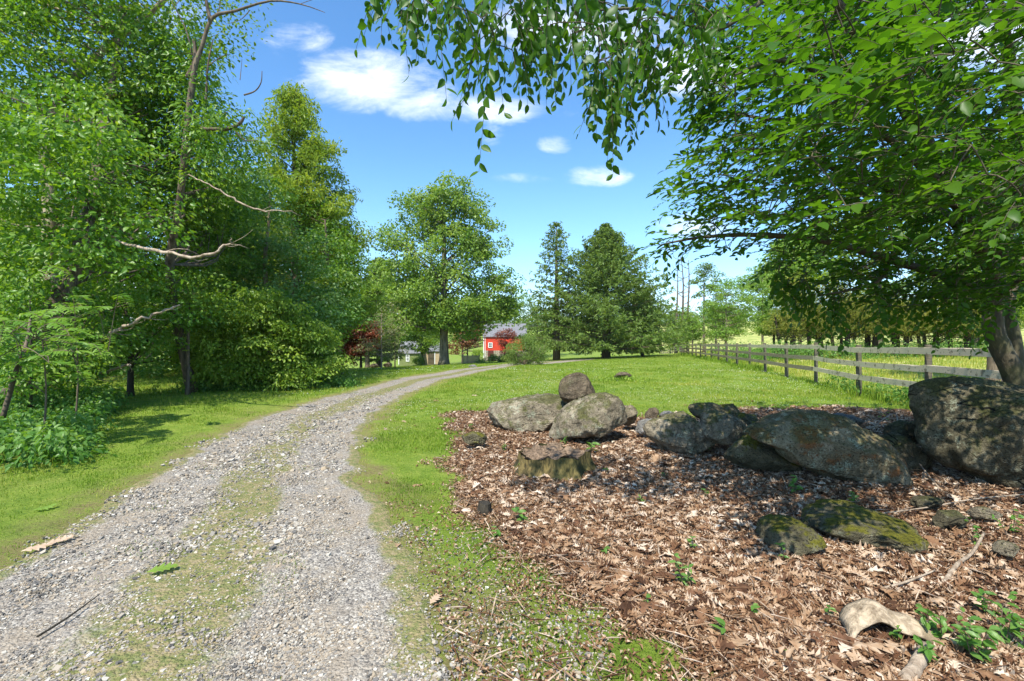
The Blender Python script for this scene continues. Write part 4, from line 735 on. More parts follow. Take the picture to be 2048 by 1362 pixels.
px_tree('broadleaf_tree', 925, 722, 112, [El(915, 650, 112, 45, 40, 5), El(975, 625, 112, 50, 26, 5), El(1030, 625, 120, 60, 24, 5)], 'green tree standing over the barn roof', nc=130, rc=1.5, per=80, size=.42, r0=.25, lr=.07, shell=.3)
y = 37.
px_tree('japanese_maple', 722, 737, y+4, [El(712, 680, y+4, 32, 30, 1.6), El(735, 665, y+4, 26, 26, 1.5), El(700, 700, y+4, 20, 22, 1.2)], 'dark red weeping maple at the far edge of the lawn', mat='leaf_red', bark='bark_dark', nc=120, rc=.6, per=80, size=.2, r0=.12, lr=.03, shell=.3, flat=.4, droop=.6)
px_tree('dogwood_tree', 763, 742, y, [El(775, 650, y, 42, 36, 1.7), El(745, 690, y, 32, 20, 1.2), El(770, 612, y, 20, 18, .8), El(790, 700, y, 22, 20, 1)], 'lean sparse tree with dusty leaves and pale stems, nearest on the far lawn', mat='leaf_dust', bark='bark_pale', nc=110, rc=.5, per=22, size=.13, r0=.075, lr=.025, shell=.1, frac=.9)
px_tree('dogwood_tree', 790, 740, 40, [El(785, 672, 40, 14, 16, .8), El(778, 655, 40, 12, 16, .8)], 'small bright green tree behind the lean sparse one', nc=40, rc=.55, per=60, size=.16, r0=.06, lr=.02, shell=.1)
px_tree('redbud_tree', 1010, 722, 84, [El(1014, 676, 84, 20, 20, 1.8), El(1012, 697, 84, 13, 12, 1.4)], 'red leaved tree in front of the red barn', mat='leaf_red', bark='bark_dark', nc=44, rc=.8, per=55, size=.28, r0=.14, lr=.04, shell=.1)
px_tree('redbud_tree', 935, 724, 76, [El(938, 668, 76, 26, 26, 2), El(915, 690, 76, 20, 18, 1.6)], 'bronze green small tree between the silver maple and barn', mat='leaf_redgreen', bark='bark_dark', nc=60, rc=1., per=55, size=.32, r0=.13, lr=.04, shell=.1)
px_tree('small_tree', 850, 728, 68, [El(838, 680, 68, 28, 22, 2), El(860, 690, 68, 20, 16, 1.4)], 'thin leaning tree in front of the green shed', mat='leaf', bark='bark_dark', nc=50, rc=1., per=60, size=.3, r0=.13, lr=.04, shell=.1, lean=-1.2)
y = 34.
def yew_extra(mb):
    b0 = np.array([PX(1052, y), y, h1(PX(1052, y), y)])
    for k in range(30):
        a = rng.uniform(0, 6.28); L = rng.uniform(1.2, 2.2); dr = np.array([math.cos(a), math.sin(a)*.7, 0]); t_ = b0+dr*L*rng.uniform(.4, .8)+[0, 0, L*rng.uniform(.45, .9)]
        tube(mb, spline([b0+dr*.1, b0+dr*L*.4+[0, 0, L*.25], t_], 7), np.linspace(.035, .012, 7), 5, cap=False)
px_tree('yew_bush', 1052, 738, y, [El(1050, 703, y, 38, 26, 1.4), El(1032, 715, y, 22, 14, .9), El(1075, 708, y, 26, 20, 1.1), El(1050, 685, y, 22, 16, .8)], 'multi stemmed olive green yew bush where the drive bends away', mat='needle', bark='dead_wood', nc=130, rc=.42, per=70, size=.13, tmpl=(RH[0]*[.6, 1, 1], RH[1]), r0=.05, lr=.02, shell=.3, cat='bush', extra=yew_extra, R0=.7, up=.6)
# round clipped shrubs near the barn
for k, (u, v, y, ru, rv, l, mt) in enumerate([(968, 722, 66, 15, 9, 'dark low clipped shrub at the head of the drive', 'needle'), (985, 716, 70, 8, 6, 'small dark clipped shrub, second from the drive head', 'needle'), (1003, 717, 66, 8, 8, 'round dark clipped shrub below the barn door', 'needle'), (1020, 714, 64, 11, 11, 'large round green clipped shrub beside the yew bush', 'leaf_bush'),
        (1036, 718, 64, 10, 7, 'low clipped shrub half behind the yew bush', 'needle'), (836, 722, 63, 10, 9, 'round dark shrub against the green shed', 'leaf'), (955, 706, 74, 10, 6, 'flat topped hedge behind the tan fence panel', 'leaf_bush')]):
    b0 = np.array(gbase(PX(u, y), y)); c = P(u, v, y); mb = MB(); C, _ = ell([(c[0], y, c[2], ru/F*y, ru/F*y, rv/F*y)], 26, .6); crown_leaves(mb, C, .45, 60, .15, RH, flat=.8)
    tag(mb.build('clipped_shrub', M[mt], origin=b0), l, 'shrub', 'clipped shrubs near the barn')

# ------------------------------------------------------------------ barn, shed
def house(name, label, u0, u1, veave, vbase, y, dep, roofrise, parts, wallm, roofm='slate', rot=0., stone=None, over=.25):
    x0, x1 = PX(u0, y), PX(u1, y); zb, ze = PZ(vbase, y)-.4, PZ(veave, y); e = empty(name, ((x0+x1)/2, y, zb), label, 'building'); O_ = np.array([(x0+x1)/2, y, zb]); mb = MB()
    zr = ze+roofrise; zs = stone if stone else zb
    V = [(x0, y, zs), (x1, y, zs), (x1, y+dep, zs), (x0, y+dep, zs), (x0, y, ze), (x1, y, ze), (x1, y+dep, ze), (x0, y+dep, ze), (x0, y+dep/2, zr), (x1, y+dep/2, zr)]
    mb.add(V, [np.array([[0, 1, 5, 4], [2, 3, 7, 6]]), np.array([[1, 2, 6, 9, 5], [3, 0, 4, 8, 7]])]); 
    nb = int((x1-x0)/.25)
    for k in range(nb): xk = x0+(k+.5)*(x1-x0)/nb; bx(mb, (xk-.018, y-.02, zs+.05), (xk+.018, y-.003, ze-.05))
    mb.build('wall', M[wallm], e, origin=O_)
    if stone: mb = MB(); bx(mb, (x0-.06, y-.06, zb), (x1+.06, y+dep+.06, stone)); mb.build('stone_base', M['field_stone'], e, origin=O_)
    mb = MB(); o = over; s = roofrise/(dep/2)
    for sg, ya, in ((1, y-o), (-1, y+dep+o)):
        za = ze-o*s; V = [(x0-o, ya, za+.03), (x1+o, ya, za+.03), (x1+o, y+dep/2, zr+.03), (x0-o, y+dep/2, zr+.03), (x0-o, ya, za+.15), (x1+o, ya, za+.15), (x1+o, y+dep/2, zr+.15), (x0-o, y+dep/2, zr+.15)]
        mb.add(V, np.array([[0, 3, 2, 1], [4, 5, 6, 7], [0, 1, 5, 4], [1, 2, 6, 5], [2, 3, 7, 6], [3, 0, 4, 7]]))
    mb.build('roof', M[roofm], e, origin=O_)
    for kind, a, b_, c, d_ in parts:
        xa, xb, zt, zl = PX(a, y), PX(b_, y), PZ(c, y), PZ(d_, y); fr = MB()
        if kind == 'window':
            w = .14
            for lo, hi in (((xa, y-.1, zl), (xb, y-.03, zl+w)), ((xa, y-.1, zt-w), (xb, y-.03, zt)), ((xa, y-.1, zl+w), (xa+w, y-.03, zt-w)), ((xb-w, y-.1, zl+w), (xb, y-.03, zt-w)), ((xa+w, y-.09, (zl+zt)/2-.04), (xb-w, y-.035, (zl+zt)/2+.04)), (((xa+xb)/2-.025, y-.088, zl+w), ((xa+xb)/2+.025, y-.036, zt-w))): bx(fr, lo, hi)
            f = fr.build('window', M['white'], e, origin=O_); gm_ = MB(); bx(gm_, (xa+w*.8, y-.055, zl+w*.8), (xb-w*.8, y-.025, zt-w*.8)); gm_.build('pane', M['glass'], f, origin=O_)
        elif kind == 'trim': bx(fr, (xa, y-.07, zl), (xb, y-.005, zt)); fr.build('trim', M['white'], e, origin=O_)
        elif kind == 'door':
            bx(fr, (xa, y-.13, zl), (xb, y-.065, zt)); f = fr.build('door', M['door_red'], e, origin=O_)
        elif kind == 'slat_door':
            for q in range(7): xq = xa+(xb-xa)*q/6; bx(fr, (xq-.05, y-.1, zl), (xq+.05, y-.03, zt))
            bx(fr, (xa-.05, y-.125, (zl+zt)/2-.06), (xb+.05, y-.103, (zl+zt)/2+.06)); fr.build('door', M['dark_board'], e, origin=O_)
    return e
y = 96.
house('red_barn', 'red board barn on a fieldstone base with grey slate roof', 968, 1052, 673, 717, y, 9, 2.7, [('window', 976.5, 985, 685, 695.5), ('trim', 966.6, 968, 672, 716), ('trim', 969.8, 970.8, 672, 716), ('door', 976, 987, 701, 715), ('trim', 1050, 1051.2, 672, 701)], 'red_board', stone=PZ(701, y))
y = 84.
house('green_shed', 'small green board shed with grey shingle roof and white window', 798, 838, 705.5, 731, y, 4.8, 1.9, [('window', 812, 819, 708, 723), ('trim', 797, 798.4, 705, 729)], 'green_board')
y = 87.
house('open_shed', 'low shed with slatted doors and white corner posts behind the silver maple', 846, 886, 702, 730, y, 5, 1.3, [('slat_door', 857, 868, 704, 728), ('trim', 869, 870.4, 703, 728), ('trim', 878.5, 881.5, 703, 728)], 'tan_board')
y = 68.
fe2 = empty('garden_fence', (PX(940, y), y, h1(PX(940, y), y)), 'tan solid garden fence panel beside the barn', 'fence'); mb = MB()
for k in range(16): xa = PX(926+2*k, y); bx(mb, (xa+.01, y, PZ(726, y)-.3), (xa+.14, y+.03, PZ(711, y)))
mb.build('panel', M['tan_board'], fe2, origin=np.array(fe2.location))
for u in (925.5, 945, 958.5): mb = MB(); bx(mb, (PX(u, y)-.07, y-.08, PZ(727, y)-.3), (PX(u, y)+.07, y-.005, PZ(709, y))); mb.build('post', M['tan_board'], fe2, origin=np.array(fe2.location))
y = 330.
house('farm_building', 'long white farm building far off beyond the fence', 1360, 1402, 651, 660, y, 14, 2.5, [], 'white', 'slate')

# ------------------------------------------------------------------ right background
for k, (u, vb, y, hw, vt, l) in enumerate([(1585, 694, 34, 62, 545, 'olive cedar with several stems, first of the cedar row'), (1640, 694, 34, 52, 560, 'olive cedar, second of the cedar row'), (1695, 694, 33, 55, 572, 'golden olive cedar, third of the cedar row'), (1750, 694, 33, 50, 585, 'golden olive cedar, fourth of the cedar row'), (1812, 694, 32, 55, 590, 'olive cedar, fifth of the cedar row'), (1872, 694, 31, 55, 600, 'olive cedar, sixth of the cedar row'), (1935, 694, 30, 55, 600, 'olive cedar, last of the cedar row')]):
    vm = (vt+650)/2
    px_tree('cedar_tree', u, vb, y, [El(u, vm, y, hw*.8, (650-vt)*.5, 2), El(u-hw*.3, 645, y, hw*.7, 28, 1.8), El(u+hw*.35, 648, y, hw*.7, 26, 1.8)], l, mat='needle_olive', bark='bark_dark', nc=110, rc=.6, per=75, size=.15, tmpl=(RH[0]*[.5, 1.2, 1], RH[1]), r0=.2, lr=.06, shell=.2, flat=.6, group='row of cedars beyond the fence', R0=.5, droop=.1,
            extra=(lambda uu, yy_: lambda mb: [tube(mb, spline([(PX(uu+o, yy_), yy_+.5, h1(PX(uu, yy_), yy_)-.1), (PX(uu+o*1.4, yy_), yy_+.5, PZ(670, yy_)), (PX(uu+o*2.0, yy_), yy_+.4, PZ(630, yy_))], 8), np.linspace(.13, .06, 8), 7, cap=False) for o in rng.uniform(-22, 22, 3)])(u, y))
y = 44.
px_tree('pale_tree', 1452, 697, 40, [El(1455, 600, 40, 48, 40, 2), El(1430, 640, 40, 42, 26, 1.8), El(1485, 620, 40, 38, 34, 1.7), El(1470, 570, 40, 28, 24, 1.3), El(1450, 665, 40, 50, 14, 1.4)], 'pale lime tree with layered twigs beyond the fence', mat='leaf_pale', bark='bark_pale', nc=170, rc=.7, per=45, size=.17, r0=.09, lr=.03, shell=.1, flat=.3)
px_tree('pale_tree', 1525, 697, 42, [El(1520, 585, 42, 34, 40, 2), El(1535, 640, 42, 30, 30, 1.6), El(1500, 560, 42, 24, 26, 1.2)], 'pale lime tree with a forked white trunk beside the cedars', mat='leaf_pale', bark='bark_pale', nc=130, rc=.7, per=45, size=.17, r0=.11, lr=.03, shell=.1, flat=.35)
px_tree('small_tree', 1548, 694, 36, [El(1550, 645, 36, 28, 22, 1.2), El(1535, 655, 36, 18, 14, .9)], 'low bright green tree beneath the pale forked one', mat='leaf', bark='bark_dark', nc=60, rc=.6, per=60, size=.16, r0=.12, lr=.03, shell=.1)
px_tree('pine_tree', 1408, 700, 62, [El(1403, 540, 62, 16, 14, 1.4), El(1395, 565, 62, 14, 7, 1), El(1420, 575, 62, 14, 8, 1), El(1398, 590, 62, 12, 6, 1), El(1420, 610, 62, 16, 14, 1.1), El(1402, 625, 62, 12, 10, 1)], 'thin scraggy pine beside the dead bare trees', mat='needle', bark='bark', nc=60, rc=.8, per=45, size=.26, r0=.17, lr=.05, shell=.1, flat=.35, frac=.9)
px_tree('pine_tree', 1432, 700, 64, [El(1432, 560, 64, 14, 14, 1.2), El(1440, 590, 64, 18, 14, 1.2), El(1430, 620, 64, 14, 14, 1.2)], 'second thin pine behind the pale lime tree', mat='needle', bark='bark', nc=50, rc=.9, per=45, size=.26, r0=.16, lr=.05, shell=.1, flat=.4)
px_tree('round_bush', 1355, 700, 82, [El(1355, 672, 82, 24, 22, 2), El(1362, 655, 82, 16, 14, 1.5)], 'dense green bush standing at the dip of the fence', mat='leaf', bark='bark_dark', nc=60, rc=1., per=80, size=.3, r0=.15, lr=.04, shell=.5, cat='bush')
px_tree('small_tree', 1385, 702, 70, [El(1388, 660, 70, 20, 26, 1.8), El(1378, 640, 70, 12, 16, 1.2)], 'leafy thin tree beside the fence before the dip', mat='leaf', bark='bark', nc=50, rc=.9, per=60, size=.27, r0=.12, lr=.04, shell=.2)
def deadtree(u, vb, vt, y, label, lean, seed):
    b0 = np.array(gbase(PX(u, y), y)); e = empty('dead_tree', tuple(b0), label, 'tree', 'bare dead trees beyond the fence'); mb = MB(); h = PZ(vt, y)-b0[2]; r_ = np.random.default_rng(seed)
    p = spline([b0, b0+[lean*.2, 0, h*.4], b0+[lean*.4+.2, 0, h*.75], b0+[lean, 0, h]], 14); tube(mb, p, np.linspace(.26, .04, 14), 6)
    mb.build('trunk', M['bark'], e, origin=b0)
    for k in range(9):
        i = r_.integers(5, 13); L = r_.uniform(.8, 2.6); s_ = r_.choice([-1, 1]); mb = MB(); tube(mb, spline([p[i], p[i]+[s_*L*.5, r_.normal(0, .3), L*.25], p[i]+[s_*L*.7, r_.normal(0, .4), L*.9]], 7), np.linspace(.07, .012, 7), 5); mb.build('branch', M['bark'], e, origin=b0)
deadtree(1352, 700, 535, 86, 'bare dead tree with a hooked top limb', .3, 1); deadtree(1366, 700, 512, 88, 'tallest bare dead tree of the group', -.4, 2); deadtree(1375, 700, 520, 84, 'straight bare dead tree nearest the thin pine', .2, 3); deadtree(1362, 700, 590, 82, 'short dead snag beside the taller dead trees', .5, 4)
for k in range(13):
    x = -2+k*12+rng.uniform(-4, 4) if k > 8 else 34+k*10+rng.uniform(-3, 3); y = rng.uniform(95, 130); s_ = rng.uniform(.85, 1.15); x = x if k <= 8 else 40+(k-9)*14; y = y if k <= 8 else 68
    who = ['beyond the dead bare trees', 'behind the thin pine', 'behind the pale lime tree', 'behind the forked white trunk', 'beyond the first cedar', 'beyond the second cedar', 'beyond the third cedar', 'beyond the fourth cedar', 'beyond the sixth cedar', 'between the first and second cedars', 'between the third and fourth cedars', 'behind the fifth cedar', 'behind the last cedar'][k]
    copy_thing(src, gbase(x, y), rng.uniform(0, 6.3), (s_*1.3, s_*1.3, s_*.75), ('round field tree of the far row, ' if k <= 8 else 'lower field tree close ')+who, 'field trees in the far row' if k <= 8 else 'field trees behind the cedars')
# trees behind the overhanging canopy
for k, (u, y, E, l, mt) in enumerate([(1990, 15, [El(1990, 330, 15, 90, 110, 1.6), El(2060, 480, 15, 90, 130, 1.6), El(1980, 560, 15, 60, 60, 1.2)], 'bright green tree glimpsed beyond the overhanging canopy', 'leaf_pale'),
        (1760, 46, [El(1720, 480, 46, 110, 70, 4), El(1800, 420, 46, 90, 90, 4), El(1650, 540, 46, 60, 40, 3)], 'large green tree rising behind the cedar row', 'leaf'), (1950, 44, [El(1930, 540, 44, 90, 70, 4), El(1990, 600, 44, 80, 50, 3)], 'large green tree behind the last cedars', 'leaf'), (1600, 60, [El(1590, 520, 60, 50, 60, 4), El(1560, 560, 60, 40, 40, 4)], 'tall yellow green tree behind the first cedar', 'leaf_pale')]):
    px_tree('broadleaf_tree', u, 700, y, E, l, mat=mt, nc=130, rc=.07*y**.75, per=80, size=.0075*y+.06, r0=.2, lr=.06, shell=.2)
px_tree('thicket', 1900, 790, 12.5, [El(1990, 690, 12, 60, 34, .8), El(2060, 680, 11, 60, 50, .8)], 'low leafy thicket behind the fence beside the dark trunk', mat='leaf', bark='bark_dark', nc=60, rc=.45, per=70, size=.09, tmpl=LF[:1], r0=.04, lr=.02, shell=.1, cat='bush') if 0 else None
mb = MB(); n = 360; xx = rng.uniform(15, 34, n); yy_ = rng.uniform(28, 37, n); C = np.stack([xx, yy_, H(xx, yy_)+rng.uniform(.05, 1.1, n)], 1); crown_leaves(mb, C, .6, 60, .12, RH, flat=.7)
n = 60; xx = rng.uniform(8.8, 11.5, n); yy_ = 9.5+rng.uniform(0, 5, n); C = np.stack([FX(yy_)+rng.normal(.3, .25, n), yy_, H(xx, yy_)+rng.uniform(.05, .4, n)], 1); crown_leaves(mb, C, .2, 30, .07, RH, flat=1.4, up=.4)
tag(mb.build('brush', M['undergrowth']), 'low green brush under the cedars beyond the fence', 'brush', kind='stuff')
# weeds round the half buried rock
mb = MB(); n = 40; C = np.stack([PX(1245, 16.5)+rng.normal(0, .42, n), 16.5+rng.normal(0, .3, n), rng.uniform(.02, .16, n)], 1); crown_leaves(mb, C, .16, 30, .07, RH, flat=.8, up=.4)
tag(mb.build('weed_patch', M['leaf_bush'], origin=(PX(1245, 16.5), 16.5, 0)), 'weedy clump around the tan rock on the lawn', 'weeds')
# tall undergrowth at the foot of hills, hills
mb = MB(); n1_, n2_ = 160, 40; xx = np.linspace(-900, 900, n1_); t = np.linspace(0, 1, n2_); X = np.repeat(xx[None], n2_, 0); Yh = 430+t[:, None]*500+0*X
ridge = 30+16*n2(X, X*0+3, 170, 3, 3); Z = 4+ridge*np.sin(math.pi*t[:, None]*.75)**1.2+3.0*n2(X, Yh, 9, 3, 5)
mb.add(np.stack([X, Yh, Z], -1).reshape(-1, 3), np.stack([(q := (np.arange(n2_-1)[:, None]*n1_+np.arange(n1_-1)[None]).ravel()), q+1, q+n1_+1, q+n1_], 1))
tag(mb.build('hills', plain('hill_wood', (.05, .085, .035), .95, .5, .05, .1), smooth=False), kind='structure')
mb = MB(); n = 900; xx = rng.uniform(-260, 330, n); yy_ = rng.uniform(265, 420, n); keep = ~((xx/yy_ > .34) & (xx/yy_ < .42) & (yy_ < 325)); xx, yy_ = xx[keep], yy_[keep]; C = np.stack([xx, yy_, H(xx, yy_)+rng.uniform(1, 9, len(xx))], 1); crown_leaves(mb, C, 6, 60, 1.6, RH, flat=.8)
tag(mb.build('distant_woodland', M['leaf_far']), 'far line of woodland beyond the fields', 'woodland', kind='stuff')

# ------------------------------------------------------------------ overhanging tree
def overhang():
    b0 = np.array([PX(2035, 6.2), 6.2, 0.]); e = empty('overhanging_tree', tuple(b0), 'dark trunked tree overhanging the huge boulder with broad leafy boughs', 'tree'); mb = MB(); mf = MB()
    fork = P(1992, 545, 6.2)
    tube(mb, spline([P(2062, 860, 6.2), P(2030, 755, 6.2), P(2003, 700, 6.2), P(1986, 655, 6.2), P(1988, 600, 6.2), fork, P(2010, 470, 6.1), P(2060, 380, 6.)], 26), np.interp(np.linspace(0, 1, 26), [0, .3, .75, 1], [.13, .115, .095, .065]), 14, wob=.05)
    tube(mb, spline([P(2050, 860, 6.4), P(2040, 760, 6.4), P(2030, 680, 6.45), P(2018, 600, 6.5), P(2060, 500, 6.5), P(2120, 400, 6.4)], 18), np.linspace(.085, .05, 18), 9, wob=.05)
    nodes = []
    def limb(pts, r1, r2, n=24): p = spline([np.array(q) for q in pts], n); tube(mb, p, np.linspace(r1, r2, n), 7, wob=.08, cap=False); nodes.append(p[n//3:]); return p
    limb([P(1990, 560, 6.2), P(1950, 470, 5.6), P(1900, 380, 5.), P(1820, 230, 4.3), P(1735, 100, 3.7), P(1600, -60, 3.2), P(1400, -120, 2.9), P(1150, -100, 2.8), P(900, -60, 2.7)], .09, .012, 44)
    limb([P(1990, 590, 6.2), P(1900, 555, 5.8), P(1780, 520, 5.3), P(1640, 480, 4.9), P(1500, 470, 4.7), P(1400, 475, 4.6), P(1320, 490, 4.6)], .06, .006, 32)
    limb([P(1988, 540, 6.2), P(1890, 430, 5.6), P(1760, 370, 5.1), P(1620, 320, 4.7), P(1500, 300, 4.5), P(1420, 330, 4.4)], .06, .008, 28)
    limb([P(2000, 500, 6.1), P(1920, 300, 5.2), P(1850, 130, 4.6), P(1800, -60, 4.2)], .07, .02)
    limb([P(2040, 400, 6.0), P(2030, 200, 5.), P(2000, 20, 4.2), P(1950, -120, 3.6)], .07, .02)
    limb([P(1900, 380, 5.), P(1780, 280, 4.2), P(1660, 160, 3.5), P(1560, 120, 3.), P(1470, 150, 2.8)], .04, .006)
    limb([P(1780, 520, 5.3), P(1760, 560, 5.0), P(1700, 580, 4.8), P(1640, 590, 4.7)], .025, .006, 12); limb([P(1990, 580, 6.2), P(1930, 600, 5.7), P(1860, 590, 5.5), P(1800, 590, 5.4)], .03, .006, 12)
    limb([P(1990, 600, 6.2), P(2040, 560, 5.6), P(2090, 560, 5.2)], .04, .01, 12)
    limb([P(1600, -60, 3.2), P(1500, 20, 3.), P(1420, 60, 3.), P(1300, 20, 2.9), P(1200, 20, 2.9)], .02, .006)
    limb([P(1730, 100, 3.7), P(1650, 230, 3.9), P(1560, 240, 4.), P(1470, 230, 4.), P(1430, 250, 4.)], .025, .006)
    A = np.concatenate(nodes)
    SP = []                                                     # sprays: start, direction, length, leaf size
    def region(n, poly, y0, y1, ls, L, dirf):
        poly = np.array(poly, float); lo, hi = poly.min(0), poly.max(0); c = 0
        while c < n:
            u, v = rng.uniform(lo, hi); ins = False; j = len(poly)-1
            for i in range(len(poly)):
                if (poly[i, 1] > v) != (poly[j, 1] > v) and u < (poly[j, 0]-poly[i, 0])*(v-poly[i, 1])/(poly[j, 1]-poly[i, 1])+poly[i, 0]: ins = not ins
                j = i
            if ins:
                y = rng.uniform(y0, y1) if not callable(y0) else y0(u, v); SP.append((P(u, v, y), dirf(u, v), L*rng.uniform(.7, 1.25), ls*rng.uniform(.8, 1.15))); c += 1
    outward = lambda u, v: nrm(np.array([-1., -.25, -.15])+rng.normal(0, .45, 3)*[1, 1, .6])
    hang = lambda u, v: nrm(np.array([rng.normal(-.05, .35), rng.normal(0, .3), -1.]))
    region(200, [(1700, -60), (2110, -60), (2300, -600), (1750, -500)], 2.8, 5.0, .085, .42, outward)  # unseen boughs above the view, added to shade the canopy below
    region(420, [(2110, -350), (2110, 560), (2300, 560), (2750, 300), (2750, -350)], 2.8, 5.2, .09, .42, outward)  # unseen crown off to the right, added to shade boulder and trunk
    region(260, [(1440, -60), (1450, 470), (1640, 540), (1960, 560), (2110, 560), (2110, -60)], 5.6, 7.0, .09, .45, outward)
    region(800, [(1420, -60), (1440, 120), (1420, 260), (1385, 340), (1365, 400), (1420, 470), (1440, 510), (1600, 545), (1800, 590), (1960, 570), (1990, 620), (2110, 560), (2110, -60)], 4.2, 6.0, .085, .42, outward)
    region(480, [(1500, -60), (1480, 200), (1430, 330), (1430, 430), (1600, 460), (1800, 500), (2110, 480), (2110, -60)], 2.9, 4.4, .085, .42, outward)
    region(150, [(1640, -60), (1600, 250), (1640, 420), (1800, 430), (2110, 380), (2110, -60)], 1.9, 3.0, .08, .4, outward)
    region(330, [(1560, 250), (1700, 560), (1900, 600), (2000, 590), (2110, 600), (2110, 300)], 4.6, 6.6, .09, .42, outward)
    region(95, [(1500, 480), (1700, 540), (1980, 540), (1990, 635), (1750, 610), (1560, 580)], 4.6, 6.0, .085, .38, lambda u, v: nrm(np.array([-.6, -.2, -.5])+rng.normal(0, .35, 3)))
    region(26, [(1550, 520), (1700, 590), (1700, 625), (1560, 560)], 4.6, 5., .085, .35, hang); region(22, [(1800, 560), (1970, 560), (1960, 640), (1820, 630)], 5.2, 5.8, .085, .35, hang)
    region(150, [(870, -110), (880, 15), (1000, 60), (1100, 60), (1200, 80), (1300, 60), (1430, 90), (1480, -110)], 2.4, 3.3, .075, .33, hang)
    region(22, [(745, -60), (750, 10), (830, 10), (860, -60)], 2.5, 2.8, .07, .25, hang); region(30, [(1190, 60), (1190, 190), (1320, 150), (1330, 60)], 2.6, 3.0, .07, .3, hang)
    region(40, [(1350, 60), (1420, 60), (1480, 180), (1440, 250), (1400, 200)], 3.4, 3.9, .085, .33, lambda u, v: nrm(np.array([-.7, -.2, -.8])+rng.normal(0, .3, 3)))
    region(14, [(1325, 470), (1440, 470), (1440, 500), (1330, 500)], 4.5, 4.7, .08, .3, outward)
    for (ua, va, ub, vb, y) in [(795, -20, 818, 118, 2.6), (770, -30, 728, 50, 2.6), (872, 20, 893, 165, 2.5), (900, 60, 940, 80, 2.7), (985, 60, 958, 292, 2.6), (990, 90, 1008, 200, 2.7), (975, 130, 905, 215, 2.7), (1035, 60, 1060, 165, 2.8), (1100, 70, 1112, 185, 2.8), (1140, 70, 1142, 150, 2.7), (1210, 120, 1192, 240, 2.8), (1225, 150, 1226, 312, 2.8), (1250, 130, 1262, 260, 2.9), (1285, 90, 1320, 230, 2.9), (1240, 100, 1215, 280, 2.8), (930, 20, 962, 150, 2.6), (1060, 40, 1085, 120, 2.7), (1170, 60, 1172, 180, 2.9), (950, 90, 925, 190, 2.65), (1025, 100, 1040, 180, 2.7), (1440, 480, 1310, 488, 4.6), (1300, 110, 1335, 215, 2.9)]:
        a, b_ = P(ua, va, y), P(ub, vb, y); SP.append((a, nrm(b_-a), float(np.linalg.norm(b_-a)), .082))
    C = []; N = []; T = []; Z_ = []; R = []
    nodeb = np.zeros((len(A)+len(SP), 3)); nodeb[:len(A)] = A; nn_ = len(A)
    SP.sort(key=lambda q: float(np.min(np.linalg.norm(A-q[0], axis=1))))
    for (a, dr, L, ls) in SP:
        nl = max(4, int(L/.034)); t = np.linspace(.05, 1, nl); drp = np.array([0, 0, -.22*L]); p = a+dr*L*t[:, None]+drp*(t**2)[:, None]
        side = np.cross(dr, [0, 0, 1.]); side = side/max(np.linalg.norm(side), .2) if np.linalg.norm(side) > .2 else nrm(np.array([rng.normal(), rng.normal(), 0.])); nm = np.cross(side, dr); nm = nm*np.sign(nm[2]+1e-3)
        k = len(t); sg = np.where(np.arange(k) % 2 == 0, 1, -1); C.append(p); T.append(side*sg[:, None]*.8+dr*.75+np.array([0, 0, -.35])+rng.normal(0, .16, (k, 3))); N.append(np.tile(nm, (k, 1))+rng.normal(0, .28, (k, 3)))
        Z_.append(ls*np.interp(t, [0, .4, 1], [.8, 1.15, .75])*rng.uniform(.8, 1.2, k)); R.append(np.clip(rng.normal(.5, .13)+rng.normal(0, .12, k), 0, 1))
        tube(mb, np.vstack([a[None], p]), np.linspace(.0026, .001, k+1), 3, cap=False)
        i = np.argmin(np.linalg.norm(nodeb[:nn_]-a, axis=1)); q = nodeb[i]; D = np.linalg.norm(q-a); nodeb[nn_] = a; nn_ += 1
        if D > .02: tube(mb, spline([q, q*.5+a*.5+[0, 0, .06*D], a], 5), np.linspace(.0035+.0035*min(D, 1), .003, 5), 4, cap=False)
    C, N, T, Z_, R = map(np.concatenate, (C, N, T, Z_, R))
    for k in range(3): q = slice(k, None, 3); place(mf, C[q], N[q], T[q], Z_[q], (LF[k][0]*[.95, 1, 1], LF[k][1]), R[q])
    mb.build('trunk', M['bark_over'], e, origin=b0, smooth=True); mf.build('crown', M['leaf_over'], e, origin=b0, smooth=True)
overhang()

# ------------------------------------------------------------------ seedlings among the leaves
def seedling(u, v, h, n, ls, label, mat='undergrowth', spread=.5, tm=None):
    x, y, z = gp(u, v); e = empty('seedling', (x, y, z), label, 'seedling', 'seedlings in the leaf litter'); mb = MB(); mf = MB(); O_ = np.array([x, y, z])
    for s_ in range(max(1, n//6)):
        tip = O_+[rng.normal(0, h*.3), rng.normal(0, h*.2), h*rng.uniform(.7, 1)]; p = spline([O_+rng.normal(0, .008, 3)*[1, 1, 0]-[0, 0, .01], (O_+tip)/2+rng.normal(0, h*.05, 3), tip], 8); tube(mb, p, np.linspace(.003, .0012, 8), 4, cap=False)
        k = min(n, 8); i = rng.integers(2, 8, k); a = rng.uniform(0, 6.28, k); T = np.stack([np.cos(a), np.sin(a), rng.normal(.1, .3, k)], 1); place(mf, p[i], np.tile([0, -.2, 1.], (k, 1))+rng.normal(0, .3, (k, 3)), T, ls*rng.uniform(.7, 1.2, k), tm or LF[k % 3], np.clip(rng.normal(.65, .15, k), 0, 1))
    mb.build('stem', M['bark'], e, origin=O_); mf.build('leaves', M[mat], e, origin=O_)
